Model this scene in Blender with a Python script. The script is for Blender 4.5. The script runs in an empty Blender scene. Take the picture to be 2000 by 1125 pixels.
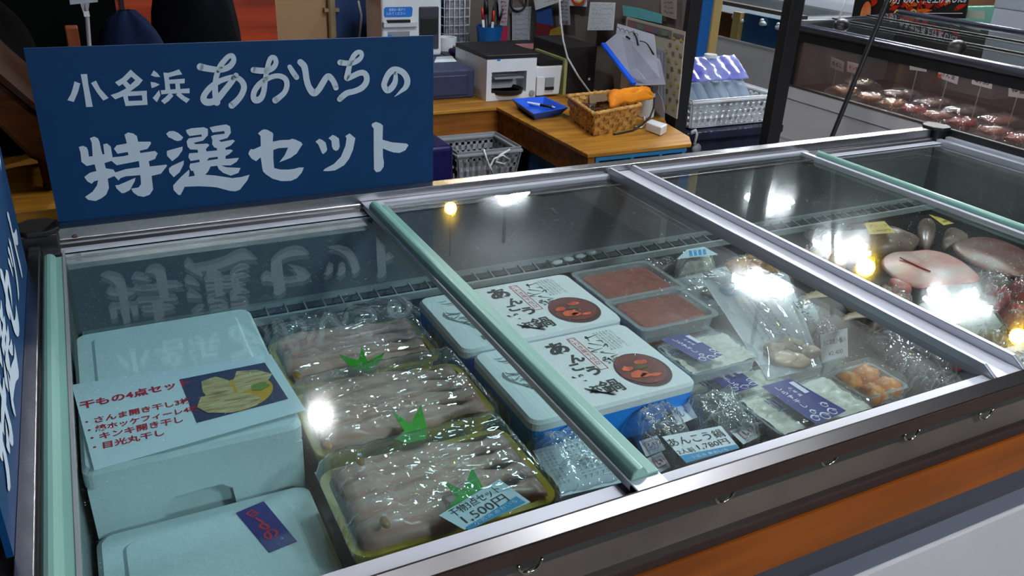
import bpy, bmesh, math, random
from mathutils import Vector, Matrix, noise
from mathutils.geometry import tessellate_polygon
random.seed(7)
SC = bpy.context.scene
COL = SC.collection
T = 0.88                      # height of the freezer lids above the floor
PI = math.pi

# ------------------------------------------------------------------ camera
FPX = 1620.0
CAM_ROT = (1.128, -0.0431, -0.4664)
CAM_LOC = (0.0595, -1.2496, 0.469 + T)
cd = bpy.data.cameras.new('camera')
cam = bpy.data.objects.new('camera', cd)
COL.objects.link(cam)
cam.location = CAM_LOC
cam.rotation_euler = CAM_ROT
cd.sensor_width = 36.0
cd.lens = FPX / 2000.0 * 36.0
cd.clip_start = 0.02
cd.clip_end = 60
SC.camera = cam
# ------------------------------------------------------------------ world, exposure
w = bpy.data.worlds.new('world')
SC.world = w
w.use_nodes = True
bg = w.node_tree.nodes['Background']
bg.inputs[0].default_value = (0.55, 0.68, 0.75, 1)
bg.inputs[1].default_value = 0.012
SC.view_settings.view_transform = 'Standard'
SC.view_settings.look = 'None'
SC.view_settings.exposure = 0.0
SC.view_settings.gamma = 1.0
SC.view_settings.use_curve_mapping = False
SC.cycles.max_bounces = 8
SC.cycles.diffuse_bounces = 3
SC.cycles.glossy_bounces = 4
SC.cycles.transmission_bounces = 6
SC.cycles.transparent_max_bounces = 24
SC.cycles.caustics_reflective = False
SC.cycles.caustics_refractive = False
SC.cycles.use_denoising = True
SC.cycles.sample_clamp_indirect = 10.0
SC.cycles.sample_clamp_direct = 0.0
LAMP_W = 190.0      # emission strength of the multi-panel hall lamps
FILL_FRONT = 210.0  # strength of the unseen fill lamps added on the customers' side
BULB_W = 320.0
LAMPS_BACK = [(2.95, 4.40, 2.6, 0.3), (4.86, 3.45, 2.6, 0.9), (3.70, 2.24, 2.6, -0.1), (4.64, 1.56, 2.6, 0.2), (4.66, 2.50, 2.6, 1.2)]
FILL_LAMPS_FRONT = [(1.5, -2.3, 2.35, 0.0), (0.4, -3.2, 2.3, 0.8)]  # unseen lamps added to light the sign and box fronts
FILL_LAMPS_OVER = [(2.25, -0.25, 2.4, 0.5), (1.15, 0.20, 2.4, 0.4)]  # added above the freezer to brighten everything, their reflections fall outside the view
FILL_OVER = 72.0

# ------------------------------------------------------------------ geometry of the view: pixel (2000x1125) to a point on a real plane
_R = cam.rotation_euler.to_matrix()
_C = Vector(CAM_LOC)
def _ray(u, v): return _R @ Vector(((u - 1000) / FPX, -(v - 562.5) / FPX, -1.0))
def PZ(u, v, z):
    d = _ray(u, v); return _C + d * ((z - _C.z) / d.z)
def PY(u, v, y):
    d = _ray(u, v); return _C + d * ((y - _C.y) / d.y)
def PX(u, v, x):
    d = _ray(u, v); return _C + d * ((x - _C.x) / d.x)
def RECT(pts, z):
    p = [PZ(a, b, z) for a, b in pts]   # far-left, far-right, near-right, near-left
    return ((p[0].x + p[3].x) / 2, (p[1].x + p[2].x) / 2, (p[2].y + p[3].y) / 2, (p[0].y + p[1].y) / 2)

# ------------------------------------------------------------------ materials
def L(c): return c / 12.92 if c <= 0.04045 else ((c + 0.055) / 1.055) ** 2.4
def C(r, g, b): return (L(r / 255), L(g / 255), L(b / 255), 1.0)
MATS = {}
def pm(name, col, rough=0.5, metal=0.0, col2=None, var=0.12, scale=18.0, stretch=(1, 1, 1), bump=0.0, bscale=90.0, coat=0.0, trans=0.0, sss=0.0, detail=4.0, spread=0.35, spec=0.5, alpha=1.0, bstretch=None):
    if name in MATS: return MATS[name]
    m = bpy.data.materials.new(name); MATS[name] = m; m.use_nodes = True
    nt = m.node_tree; N = nt.nodes; K = nt.links; b = N['Principled BSDF']
    tc = N.new('ShaderNodeTexCoord'); mp = N.new('ShaderNodeMapping'); mp.inputs['Scale'].default_value = stretch
    K.new(tc.outputs['Object'], mp.inputs['Vector'])
    nz = N.new('ShaderNodeTexNoise'); nz.inputs['Scale'].default_value = scale; nz.inputs['Detail'].default_value = detail
    K.new(mp.outputs['Vector'], nz.inputs['Vector'])
    cr = N.new('ShaderNodeValToRGB')
    c2 = col2 if col2 else (col[0] * (1 - var), col[1] * (1 - var), col[2] * (1 - var), 1)
    cr.color_ramp.elements[0].position = 0.5 - spread / 2; cr.color_ramp.elements[0].color = c2
    cr.color_ramp.elements[1].position = 0.5 + spread / 2; cr.color_ramp.elements[1].color = col
    K.new(nz.outputs['Fac'], cr.inputs['Fac']); K.new(cr.outputs['Color'], b.inputs['Base Color'])
    b.inputs['Roughness'].default_value = rough; b.inputs['Metallic'].default_value = metal
    b.inputs['Coat Weight'].default_value = coat; b.inputs['Coat Roughness'].default_value = 0.08
    b.inputs['Transmission Weight'].default_value = trans
    b.inputs['Subsurface Weight'].default_value = sss; b.inputs['Subsurface Scale'].default_value = 0.01
    b.inputs['Specular IOR Level'].default_value = spec
    b.inputs['Alpha'].default_value = alpha
    if bump > 0:
        n2 = N.new('ShaderNodeTexNoise'); n2.inputs['Scale'].default_value = bscale; n2.inputs['Detail'].default_value = 3
        if bstretch:
            m2 = N.new('ShaderNodeMapping'); m2.inputs['Scale'].default_value = bstretch
            K.new(tc.outputs['Object'], m2.inputs['Vector']); K.new(m2.outputs['Vector'], n2.inputs['Vector'])
        else: K.new(mp.outputs['Vector'], n2.inputs['Vector'])
        bp = N.new('ShaderNodeBump'); bp.inputs['Strength'].default_value = bump; bp.inputs['Distance'].default_value = 0.004
        K.new(n2.outputs['Fac'], bp.inputs['Height']); K.new(bp.outputs['Normal'], b.inputs['Normal'])
    return m

def glow(name, col, strength):
    if name in MATS: return MATS[name]
    m = bpy.data.materials.new(name); MATS[name] = m; m.use_nodes = True
    b = m.node_tree.nodes['Principled BSDF']
    b.inputs['Base Color'].default_value = col
    b.inputs['Emission Color'].default_value = col; b.inputs['Emission Strength'].default_value = strength
    return m

def pane(name, tint, haze=0.0, drops=0.0, crinkle=0.0, cscale=60.0, ior=1.5, cstretch=(1, 1, 1), gloss=1.0, milk=0.0, milkcol=(0.8, 0.85, 0.85, 1)):
    """clear sheet: transparent body, Fresnel reflection, optional moisture haze, droplets, wrinkles and a milky part"""
    if name in MATS: return MATS[name]
    m = bpy.data.materials.new(name); MATS[name] = m; m.use_nodes = True
    nt = m.node_tree; N = nt.nodes; K = nt.links
    for n in list(N): N.remove(n)
    out = N.new('ShaderNodeOutputMaterial')
    tr = N.new('ShaderNodeBsdfTransparent'); tr.inputs[0].default_value = tint
    gl = N.new('ShaderNodeBsdfGlossy'); gl.inputs['Roughness'].default_value = 0.0 if crinkle == 0 else 0.035
    geo = N.new('ShaderNodeNewGeometry')
    mi = N.new('ShaderNodeMix'); mi.data_type = 'FLOAT'
    mi.inputs[2].default_value = ior; mi.inputs[3].default_value = 1.0 / ior
    K.new(geo.outputs['Backfacing'], mi.inputs[0])
    fr = N.new('ShaderNodeFresnel'); K.new(mi.outputs[0], fr.inputs['IOR'])
    tc = N.new('ShaderNodeTexCoord')
    nrm = None
    if drops > 0:
        vo = N.new('ShaderNodeTexVoronoi'); vo.inputs['Scale'].default_value = 260
        K.new(tc.outputs['Object'], vo.inputs['Vector'])
        mr = N.new('ShaderNodeMapRange'); mr.inputs[1].default_value = 0.0; mr.inputs[2].default_value = 0.32
        mr.inputs[3].default_value = 1.0; mr.inputs[4].default_value = 0.0
        K.new(vo.outputs['Distance'], mr.inputs[0])
        gt = N.new('ShaderNodeMath'); gt.operation = 'GREATER_THAN'; gt.inputs[1].default_value = 0.72
        sp = N.new('ShaderNodeSeparateColor'); K.new(vo.outputs['Color'], sp.inputs[0]); K.new(sp.outputs[0], gt.inputs[0])
        mu = N.new('ShaderNodeMath'); mu.operation = 'MULTIPLY'; K.new(mr.outputs[0], mu.inputs[0]); K.new(gt.outputs[0], mu.inputs[1])
        bp = N.new('ShaderNodeBump'); bp.inputs['Strength'].default_value = drops; bp.inputs['Distance'].default_value = 0.0015
        K.new(mu.outputs[0], bp.inputs['Height']); nrm = bp.outputs['Normal']
    if crinkle > 0:
        mp = N.new('ShaderNodeMapping'); mp.inputs['Scale'].default_value = cstretch
        K.new(tc.outputs['Object'], mp.inputs['Vector'])
        nz = N.new('ShaderNodeTexNoise'); nz.inputs['Scale'].default_value = cscale; nz.inputs['Detail'].default_value = 1.6; nz.inputs['Distortion'].default_value = 2.2
        K.new(mp.outputs['Vector'], nz.inputs['Vector'])
        bp = N.new('ShaderNodeBump'); bp.inputs['Strength'].default_value = crinkle; bp.inputs['Distance'].default_value = 0.022
        K.new(nz.outputs['Fac'], bp.inputs['Height']); nrm = bp.outputs['Normal']
    if nrm:
        K.new(nrm, gl.inputs['Normal'])
    fac = fr.outputs[0]
    if gloss != 1.0:
        g2 = N.new('ShaderNodeMath'); g2.operation = 'MULTIPLY'; g2.inputs[1].default_value = gloss; g2.use_clamp = True
        K.new(fac, g2.inputs[0]); fac = g2.outputs[0]
    mx = N.new('ShaderNodeMixShader'); K.new(fac, mx.inputs[0]); K.new(tr.outputs[0], mx.inputs[1]); K.new(gl.outputs[0], mx.inputs[2])
    last = mx
    if haze > 0:
        g3 = N.new('ShaderNodeBsdfGlossy'); g3.inputs['Roughness'].default_value = 0.085
        hz = N.new('ShaderNodeMath'); hz.operation = 'MULTIPLY'; hz.inputs[1].default_value = haze; K.new(fr.outputs[0], hz.inputs[0])
        m2 = N.new('ShaderNodeMixShader'); K.new(hz.outputs[0], m2.inputs[0]); K.new(last.outputs[0], m2.inputs[1]); K.new(g3.outputs[0], m2.inputs[2]); last = m2
    if milk > 0:
        df = N.new('ShaderNodeBsdfDiffuse'); df.inputs[0].default_value = milkcol
        m3 = N.new('ShaderNodeMixShader'); m3.inputs[0].default_value = milk
        K.new(last.outputs[0], m3.inputs[1]); K.new(df.outputs[0], m3.inputs[2]); last = m3
    K.new(last.outputs[0], out.inputs[0])
    return m

def brick_weave(name, c1, c2):
    """woven strips in two tones"""
    if name in MATS: return MATS[name]
    m = pm(name, c1, 0.7, col2=c2, scale=60, bump=0.5, bscale=140)
    return m

STEEL = pm('brushed_steel', C(178, 175, 178), 0.27, 1.0, var=0.12, scale=7, stretch=(1, 40, 40), bump=0.05, bscale=60, bstretch=(1, 60, 60))
FRONTSTEEL = pm('front_rail_steel', C(128, 124, 124), 0.32, 0.95, col2=C(92, 86, 86), scale=5, stretch=(1, 0.2, 0.2), spread=0.5)
LIPBROWN = pm('brown_lip', C(74, 54, 48), 0.3, 0.3, var=0.2, scale=10)
ALU = pm('aluminium', C(200, 203, 212), 0.42, 0.75, var=0.08, scale=10, stretch=(40, 1, 40))
LIDWHITE = pm('pale_lid_frame', C(196, 196, 206), 0.38, 0.15, var=0.05, scale=8)
TEAL = pm('pale_green_plastic', C(128, 172, 160), 0.35, var=0.12, scale=6, stretch=(6, 1, 6))
BLACKP = pm('black_plastic', C(24, 22, 24), 0.45, var=0.3, scale=30)
SIGNBLUE = pm('sign_blue', C(0, 56, 102), 0.55, var=0.06, scale=30, spec=0.25)
SIGNWHITE = pm('sign_white', C(204, 216, 230), 0.6, var=0.03, scale=60, spec=0.2)
LINER = pm('freezer_liner', C(122, 124, 126), 0.45, var=0.15, scale=6, bump=0.1, bscale=40)
LINERW = pm('freezer_liner_grey', C(128, 128, 122), 0.5, var=0.15, scale=5)
GREYPANEL = pm('grey_body_panel', C(196, 192, 194), 0.4, var=0.05, scale=9)
FOAM = pm('white_foam', C(222, 232, 234), 0.6, var=0.05, scale=160, bump=0.12, bscale=300, spec=0.35)
BLUEFOAM = pm('blue_foam', C(14, 146, 255), 0.45, var=0.08, scale=120, bump=0.15, bscale=300)
PAPER = pm('white_paper', C(228, 236, 244), 0.7, var=0.03, scale=20, spec=0.2)
INK = pm('black_ink', C(22, 24, 28), 0.6, var=0.2, scale=200)
GREYINK = pm('grey_ink', C(120, 128, 132), 0.6, var=0.2, scale=200)
REDINK = pm('red_ink', C(205, 20, 48), 0.6, var=0.15, scale=200)
CYANINK = pm('cyan_ink', C(22, 150, 205), 0.5, var=0.08, scale=100)
NAVYINK = pm('navy_ink', C(34, 34, 128), 0.4, var=0.15, scale=60)
WHITEINK = pm('white_ink', C(225, 230, 245), 0.6, var=0.03, scale=100)
YELLOWP = pm('yellow_plastic', C(222, 188, 14), 0.3, var=0.15, scale=140, stretch=(1, 1, 1), bump=0.15, bscale=220)
GREENP = pm('green_plastic', C(52, 176, 10), 0.3, var=0.15, scale=40)
CLEARP = pane('clear_tray_plastic', (0.93, 0.97, 0.97, 1), crinkle=0.05, cscale=30, milk=0.30, milkcol=C(214, 222, 222))
CLEARL = pane('clear_lid_plastic', (0.96, 0.98, 0.98, 1), crinkle=0.03, cscale=30, milk=0.06, milkcol=C(214, 222, 222))
GLASS = pane('lid_glass', (0.93, 0.97, 0.965, 1), haze=0.10, drops=1.0, ior=1.52)
GLASSL = pane('lid_glass_greenish', (0.85, 0.955, 0.955, 1), haze=0.08, drops=0.9, ior=1.7)
GLASSR = pane('clear_glass', (0.93, 0.96, 0.955, 1), haze=0.03)
FILM = pane('cling_film', (0.97, 0.98, 0.98, 1), crinkle=0.42, cscale=11, cstretch=(1, 1.7, 1), gloss=2.2, milk=0.06)
FLATFILM = pane('flat_film_lid', (0.97, 0.98, 0.98, 1), crinkle=0.06, cscale=9, gloss=1.3, milk=0.05)
BAGFILM = pane('bag_film', (0.95, 0.975, 0.98, 1), crinkle=0.6, cscale=13, cstretch=(1.5, 1, 1), gloss=3.0, milk=0.16)
CREASE = pane('film_crease', (0.995, 0.995, 0.995, 1), crinkle=0.02, cscale=10, gloss=2.5, milk=0.25, milkcol=C(252, 253, 253))
WOOD = pm('counter_wood', C(186, 128, 36), 0.5, col2=C(138, 88, 20), scale=5, stretch=(1, 9, 9), detail=6)
WOODX = pm('counter_wood_apron', C(172, 104, 24), 0.5, col2=C(124, 68, 14), scale=5, stretch=(1, 9, 12), detail=6)
DARKWOOD = pm('dark_brown_wood', C(88, 46, 14), 0.7, col2=C(58, 29, 8), scale=6, spec=0.15, stretch=(2, 6, 9))
GASKET = pm('dark_brown_strip', C(52, 34, 30), 0.45, var=0.2, scale=20)
ORANGEREFL = pm('painted_orange_reflection', C(150, 76, 12), 0.32, col2=C(120, 58, 8), scale=4, stretch=(1, 10, 10))  # orange reflection on the shiny bumper, put into the colour
BUMPER = pm('grey_metal_bumper', C(120, 124, 140), 0.16, 0.85, var=0.06, scale=6)
WHITEP = pm('white_plastic', C(220, 222, 226), 0.35, var=0.04, scale=20)
GREYP = pm('grey_plastic', C(140, 142, 146), 0.45, var=0.06, scale=20)
NAVYP = pm('navy_grey_metal', C(58, 66, 96), 0.45, var=0.1, scale=14)

# ------------------------------------------------------------------ mesh builder
def kids_set(o, label=None, cat=None, group=None, kind=None):
    if label: o['label'] = label
    if cat: o['category'] = cat
    if group: o['group'] = group
    if kind: o['kind'] = kind
    return o
def thing(name, label, cat, loc=(0, 0, 0), group=None, rz=0.0):
    o = bpy.data.objects.new(name, None); COL.objects.link(o)
    o.empty_display_size = 0.05
    o.location = loc; o.rotation_euler = (0, 0, rz)
    return kids_set(o, label, cat, group)
def worldloc(o):
    p = Vector((0, 0, 0))
    while o is not None:
        p += Vector(o.location); o = o.parent
    return p
def dup(root, loc, label, group=None, rot=None):
    r = root.copy(); COL.objects.link(r); r.location = loc
    if rot is not None: r.rotation_euler = rot
    r['label'] = label
    if group: r['group'] = group
    def rec(src, dst):
        for ch in list(src.children):
            if ch == dst: continue
            c = ch.copy(); COL.objects.link(c); c.parent = dst
            rec(ch, c)
    rec(root, r)
    return r
class MB:
    def __init__(s): s.v = []; s.f = []; s.mi = []
    def add(s, vs, fs, mi=0, M=None):
        o = len(s.v)
        if M is not None: vs = [M @ Vector(p) for p in vs]
        s.v += [Vector(p) for p in vs]
        s.f += [tuple(i + o for i in f) for f in fs]; s.mi += [mi] * len(fs)
        return s
    def box(s, x0, x1, y0, y1, z0, z1, mi=0, M=None):
        v = [(x0, y0, z0), (x1, y0, z0), (x1, y1, z0), (x0, y1, z0), (x0, y0, z1), (x1, y0, z1), (x1, y1, z1), (x0, y1, z1)]
        return s.add(v, [(0, 3, 2, 1), (4, 5, 6, 7), (0, 1, 5, 4), (1, 2, 6, 5), (2, 3, 7, 6), (3, 0, 4, 7)], mi, M)
    def bar(s, a, b, wd, ht, mi=0, up=(0, 0, 1)):
        a = Vector(a); b = Vector(b); d = (b - a); ln = d.length; d.normalize()
        u = Vector(up); sx = d.cross(u); sx.normalize(); u = sx.cross(d)
        M = Matrix((( d.x, sx.x, u.x, a.x), (d.y, sx.y, u.y, a.y), (d.z, sx.z, u.z, a.z), (0, 0, 0, 1)))
        return s.box(0, ln, -wd / 2, wd / 2, -ht / 2, ht / 2, mi, M)
    def tube(s, pts, r, n=8, mi=0, smooth=True):
        P = [Vector(p) for p in pts]; m = len(P)
        R = r if isinstance(r, (list, tuple)) else [r] * m
        vs = []; prev = None
        for i in range(m):
            d = (P[min(i + 1, m - 1)] - P[max(i - 1, 0)])
            if d.length < 1e-9: d = Vector((0, 0, 1))
            d.normalize()
            a = prev if prev is not None else (Vector((0, 0, 1)) if abs(d.z) < 0.9 else Vector((1, 0, 0)))
            u = d.cross(a); u.normalize(); v = u.cross(d); v.normalize(); prev = v
            for k in range(n):
                t = 2 * PI * k / n; vs.append(P[i] + (u * math.cos(t) + v * math.sin(t)) * R[i])
        fs = []
        for i in range(m - 1):
            for k in range(n):
                fs.append((i * n + k, i * n + (k + 1) % n, (i + 1) * n + (k + 1) % n, (i + 1) * n + k))
        fs.append(tuple(range(n - 1, -1, -1))); fs.append(tuple((m - 1) * n + k for k in range(n)))
        return s.add(vs, fs, mi)
    def lathe(s, prof, c=(0, 0, 0), n=24, mi=0, M=None):
        vs = []; fs = []; m = len(prof)
        for r, z in prof:
            for k in range(n):
                t = 2 * PI * k / n; vs.append((c[0] + r * math.cos(t), c[1] + r * math.sin(t), c[2] + z))
        for i in range(m - 1):
            for k in range(n):
                fs.append((i * n + k, i * n + (k + 1) % n, (i + 1) * n + (k + 1) % n, (i + 1) * n + k))
        fs.append(tuple(range(n - 1, -1, -1))); fs.append(tuple((m - 1) * n + k for k in range(n)))
        return s.add(vs, fs, mi, M)
    def ell(s, c, r, nu=14, nv=9, mi=0, M=None, jit=0.0, jsc=6.0, seed=0.0):
        vs = []; fs = []
        for i in range(nv + 1):
            ph = PI * i / nv
            for k in range(nu):
                t = 2 * PI * k / nu
                d = Vector((math.sin(ph) * math.cos(t), math.sin(ph) * math.sin(t), math.cos(ph)))
                q = 1.0 + (jit * noise.noise(d * jsc * 0.3 + Vector((seed, seed * 1.7, 3.1))) if jit else 0)
                p = Vector((d.x * r[0] * q, d.y * r[1] * q, d.z * r[2] * q))
                if M is not None: p = M @ p
                vs.append(p + Vector(c))
        for i in range(nv):
            for k in range(nu):
                fs.append((i * nu + k, (i + 1) * nu + k, (i + 1) * nu + (k + 1) % nu, i * nu + (k + 1) % nu))
        return s.add(vs, fs, mi)
    def grid(s, fn, nu, nv, mi=0):
        vs = [fn(i / nu, j / nv) for j in range(nv + 1) for i in range(nu + 1)]
        fs = [(j * (nu + 1) + i, j * (nu + 1) + i + 1, (j + 1) * (nu + 1) + i + 1, (j + 1) * (nu + 1) + i) for j in range(nv) for i in range(nu)]
        return s.add(vs, fs, mi)
    def prism(s, poly, ax, a, b, mi=0):
        """polygon in the two other axes, extruded along ax from a to b"""
        def mk(p, t):
            if ax == 'x': return (t, p[0], p[1])
            if ax == 'y': return (p[0], t, p[1])
            return (p[0], p[1], t)
        n = len(poly)
        vs = [mk(p, a) for p in poly] + [mk(p, b) for p in poly]
        tri = tessellate_polygon([[Vector((p[0], p[1], 0)) for p in poly]])
        fs = [tuple(t) for t in tri] + [tuple(i + n for i in reversed(t)) for t in tri]
        fs += [(i, (i + 1) % n, n + (i + 1) % n, n + i) for i in range(n)]
        return s.add(vs, fs, mi)
    def flat(s, outer, holes=(), mi=0, M=None, fn=None):
        loops = [[Vector((p[0], p[1], 0)) for p in outer]] + [[Vector((p[0], p[1], 0)) for p in h] for h in holes]
        tri = tessellate_polygon(loops)
        vs = [p for l in loops for p in l]
        if fn: vs = [fn(p.x, p.y) for p in vs]
        return s.add(vs, [tuple(t) for t in tri], mi, M)
    def disc(s, c, rx, ry, M=None, n=32, mi=0, jit=0.0):
        p = []
        for k in range(n):
            t = 2 * PI * k / n; q = 1 + (random.uniform(-jit, jit) if jit else 0)
            p.append((c[0] + rx * q * math.cos(t), c[1] + ry * q * math.sin(t), c[2] if len(c) > 2 else 0))
        return s.add(p, [tuple(range(n))], mi, M)
    def stroke(s, pts, M=None, mi=0, sub=6, fn=None):
        """brush stroke: list of (x, y, half-width), smoothed, round ends"""
        P = [Vector(p) for p in pts]; S = []
        m = len(P)
        for i in range(m - 1):
            p0, p1, p2, p3 = P[max(i - 1, 0)], P[i], P[i + 1], P[min(i + 2, m - 1)]
            for k in range(sub):
                t = k / sub
                S.append(0.5 * ((2 * p1) + (p2 - p0) * t + (2 * p0 - 5 * p1 + 4 * p2 - p3) * t * t + (3 * p1 - p0 - 3 * p2 + p3) * t * t * t))
        S.append(P[-1])
        vs = []; fs = []
        for i, q in enumerate(S):
            d = S[min(i + 1, len(S) - 1)] - S[max(i - 1, 0)]; d = Vector((d.x, d.y)); 
            if d.length < 1e-9: d = Vector((1, 0))
            d.normalize(); n = Vector((-d.y, d.x)); r = max(q.z, 0)
            vs += [(q.x + n.x * r, q.y + n.y * r, 0), (q.x - n.x * r, q.y - n.y * r, 0)]
        for i in range(len(S) - 1): fs.append((2 * i, 2 * i + 1, 2 * i + 3, 2 * i + 2))
        for e in (0, len(S) - 1):
            o = len(vs); q = S[e]
            vs += [(q.x + max(q.z, 0) * math.cos(2 * PI * k / 14), q.y + max(q.z, 0) * math.sin(2 * PI * k / 14), 0) for k in range(14)]
            fs.append(tuple(range(o, o + 14)))
        if fn: vs = [fn(p[0], p[1]) for p in vs]
        return s.add(vs, fs, mi, M)
    def build(s, name, mats, parent=None, bevel=0.0, seg=2, smooth=False, label=None, weld=False, solid=0.0, sub=0):
        if not isinstance(mats, (list, tuple)): mats = [mats]
        org = worldloc(parent) if parent is not None else Vector((0, 0, 0))
        me = bpy.data.meshes.new(name)
        me.from_pydata([tuple(p - org) for p in s.v], [], s.f)
        for m in mats: me.materials.append(m)
        for p, i in zip(me.polygons, s.mi): p.material_index = i
        o = bpy.data.objects.new(name, me); COL.objects.link(o)
        if parent is not None: o.parent = parent
        bm = bmesh.new(); bm.from_mesh(me)
        if weld: bmesh.ops.remove_doubles(bm, verts=bm.verts, dist=1e-5)
        bmesh.ops.recalc_face_normals(bm, faces=bm.faces)
        bm.to_mesh(me); bm.free()
        if smooth:
            for p in me.polygons: p.use_smooth = True
        if solid:
            md = o.modifiers.new('thickness', 'SOLIDIFY'); md.thickness = solid; md.offset = 0
        if bevel > 0:
            md = o.modifiers.new('bevel', 'BEVEL'); md.width = bevel; md.segments = seg; md.limit_method = 'ANGLE'; md.angle_limit = 0.6
        if sub:
            md = o.modifiers.new('sub', 'SUBSURF'); md.levels = sub; md.render_levels = sub
        me.update()
        if label: o['label'] = label
        return o
    def solo(s, name, mats, label, cat, group=None, kind=None, **k):
        """a thing that is one mesh: origin at its base"""
        o = s.build(name, mats, None, **k)
        vs = [v.co for v in o.data.vertices]
        c = Vector((sum(v.x for v in vs) / len(vs), sum(v.y for v in vs) / len(vs), min(v.z for v in vs)))
        o.data.transform(Matrix.Translation(-c)); o.location = c
        return kids_set(o, label, cat, group, kind)
def struct(name, mb, m, **k):
    o = mb.build(name, m, None, **k); o['kind'] = 'structure'; return o

def creases(mb, top, n, seed, r=0.0006, mi=1, span=0.10, wander=0.5):
    """sharp folds in a film: thin raised ridges following its surface top(a, b)"""
    rs = random.Random(seed)
    for k in range(n):
        a, b = rs.uniform(0.06, 0.94), rs.uniform(0.06, 0.94); t = rs.uniform(0, 2 * PI); ln = span * rs.uniform(0.25, 1.0); q = []
        m_ = 7
        for i in range(m_):
            q.append(top(min(max(a, 0.02), 0.98), min(max(b, 0.02), 0.98)) + Vector((0, 0, r * 0.6)))
            a += math.cos(t) * ln / m_; b += math.sin(t) * ln / m_; t += rs.uniform(-wander, wander)
        rr = r * rs.uniform(0.5, 1.3)
        mb.tube(q, [rr * 0.2] + [rr] * (m_ - 2) + [rr * 0.2], 6, mi)
# ------------------------------------------------------------------ writing
_tc = {}
def glyphs(txt, bold=0.0):
    key = (txt, bold)
    if key in _tc: return _tc[key]
    cu = bpy.data.curves.new('t', 'FONT'); cu.body = txt; cu.size = 1.0; cu.offset = bold; cu.resolution_u = 3; cu.fill_mode = 'FRONT'
    ob = bpy.data.objects.new('t', cu)
    me = bpy.data.meshes.new_from_object(ob)
    vs = [(v.co.x, v.co.y, 0) for v in me.vertices]; fs = [tuple(p.vertices) for p in me.polygons]
    bpy.data.objects.remove(ob); bpy.data.curves.remove(cu); bpy.data.meshes.remove(me)
    if vs:
        x0 = min(v[0] for v in vs); x1 = max(v[0] for v in vs); y0 = min(v[1] for v in vs); y1 = max(v[1] for v in vs)
    else: x0 = x1 = y0 = y1 = 0
    _tc[key] = (vs, fs, x0, x1, y0, y1)
    return _tc[key]
def frame(o, ex, ey, n=None, lift=0.0):
    o = Vector(o); ex = Vector(ex).normalized(); n = n or ex.cross(Vector(ey)).normalized(); ey = n.cross(ex)
    o = o + n * lift
    return Matrix(((ex.x, ey.x, n.x, o.x), (ex.y, ey.y, n.y, o.y), (ex.z, ey.z, n.z, o.z), (0, 0, 0, 1)))
def write(mb, txt, M, width=None, height=None, mi=0, bold=0.0, center=False):
    """txt with its lower-left corner at M's origin, stretched to width and height"""
    vs, fs, x0, x1, y0, y1 = glyphs(txt, bold)
    if not vs: return
    sx = width / (x1 - x0) if width else None; sy = height / (y1 - y0) if height else None
    if sx is None: sx = sy
    if sy is None: sy = sx
    ox = -(x1 - x0) * sx / 2 if center else 0
    mb.add([((v[0] - x0) * sx + ox, (v[1] - y0) * sy, 0) for v in vs], fs, mi, M)
def write_px(mb, txt, p0, p1, z, height, mi=0, bold=0.0, lift=0.0):
    """text on a horizontal sheet at height z, its foot running between two points"""
    a = PZ(p0[0], p0[1], z); b = PZ(p1[0], p1[1], z)
    M = frame(a, b - a, Vector((0, 0, 1)).cross(b - a), Vector((0, 0, 1)), lift)
    write(mb, txt, M, (b - a).length, height, mi, bold)
def column(mb, txt, M, size, mi=0, bold=0.0, gap=1.08):
    """upright characters set one under the other, going down local -y"""
    for i, ch in enumerate(txt):
        vs, fs, x0, x1, y0, y1 = glyphs(ch, bold)
        if not vs: continue
        s = size / max(x1 - x0, y1 - y0, 0.4)
        cx = (x0 + x1) / 2; cy = (y0 + y1) / 2
        mb.add([((v[0] - cx) * s, (v[1] - cy) * s - i * size * gap, 0) for v in vs], fs, mi, M)
ORD = ['first', 'second', 'third', 'fourth', 'fifth', 'sixth', 'seventh', 'eighth', 'ninth', 'tenth']

# ================================================================== the hall
m = MB(); m.box(-4, 9, -4.5, 9, -0.05, 0)
struct('floor', m, pm('hall_floor', C(96, 92, 90), 0.35, var=0.2, scale=3))
m = MB(); m.box(-4, 9, -4.5, 9, 3.0, 3.05)
struct('ceiling', m, pm('hall_ceiling', C(34, 34, 36), 0.8, var=0.1, scale=3))
HALLWALL = pm('hall_wall', C(58, 56, 58), 0.7, var=0.15, scale=2)
for nm, bb in (('wall_far', (-4, 9, 9, 9.1)), ('wall_right', (9, 9.1, -4.5, 9)), ('wall_left', (-4.1, -4, -4.5, 9)), ('wall_near', (-4, 9, -4.6, -4.5))):
    m = MB(); m.box(*bb, 0, 3.0); struct(nm, m, HALLWALL)
STALL = pm('stall_wall_grey', C(116, 106, 100), 0.7, var=0.15, scale=4)
# low walls of the stall: back wall in three finishes, and the partition beside the counter
xa = PY(232, 40, 1.75).x; xb = PY(540, 40, 1.75).x; xc = PY(656, 40, 1.75).x
m = MB(); m.box(-3.0, xb, 1.75, 1.80, 0, 1.42)
struct('wall_back', m, pm('orange_wood_wall', C(196, 66, 8), 0.5, col2=C(134, 36, 4), scale=3, stretch=(1, 1, 9), detail=7))
m = MB(); m.box(xb, xc, 1.75, 1.80, 0, 1.42)
struct('wall_back_cream', m, pm('cream_wall', C(176, 140, 104), 0.7, var=0.12, scale=3))
m = MB(); m.box(xc, xc + 0.42, 1.75, 1.80, 0, 1.42)
struct('wall_back_blue', m, pm('blue_wall', C(10, 48, 96), 0.6, var=0.1, scale=4))
m = MB(); m.box(xc + 0.42, 1.66, 1.75, 1.80, 0, 1.42)
struct('wall_back_grey', m, STALL)
m = MB(); m.box(1.66, 1.685, 0.765, 1.75, 0, 1.42)
struct('wall_partition', m, STALL)

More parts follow.
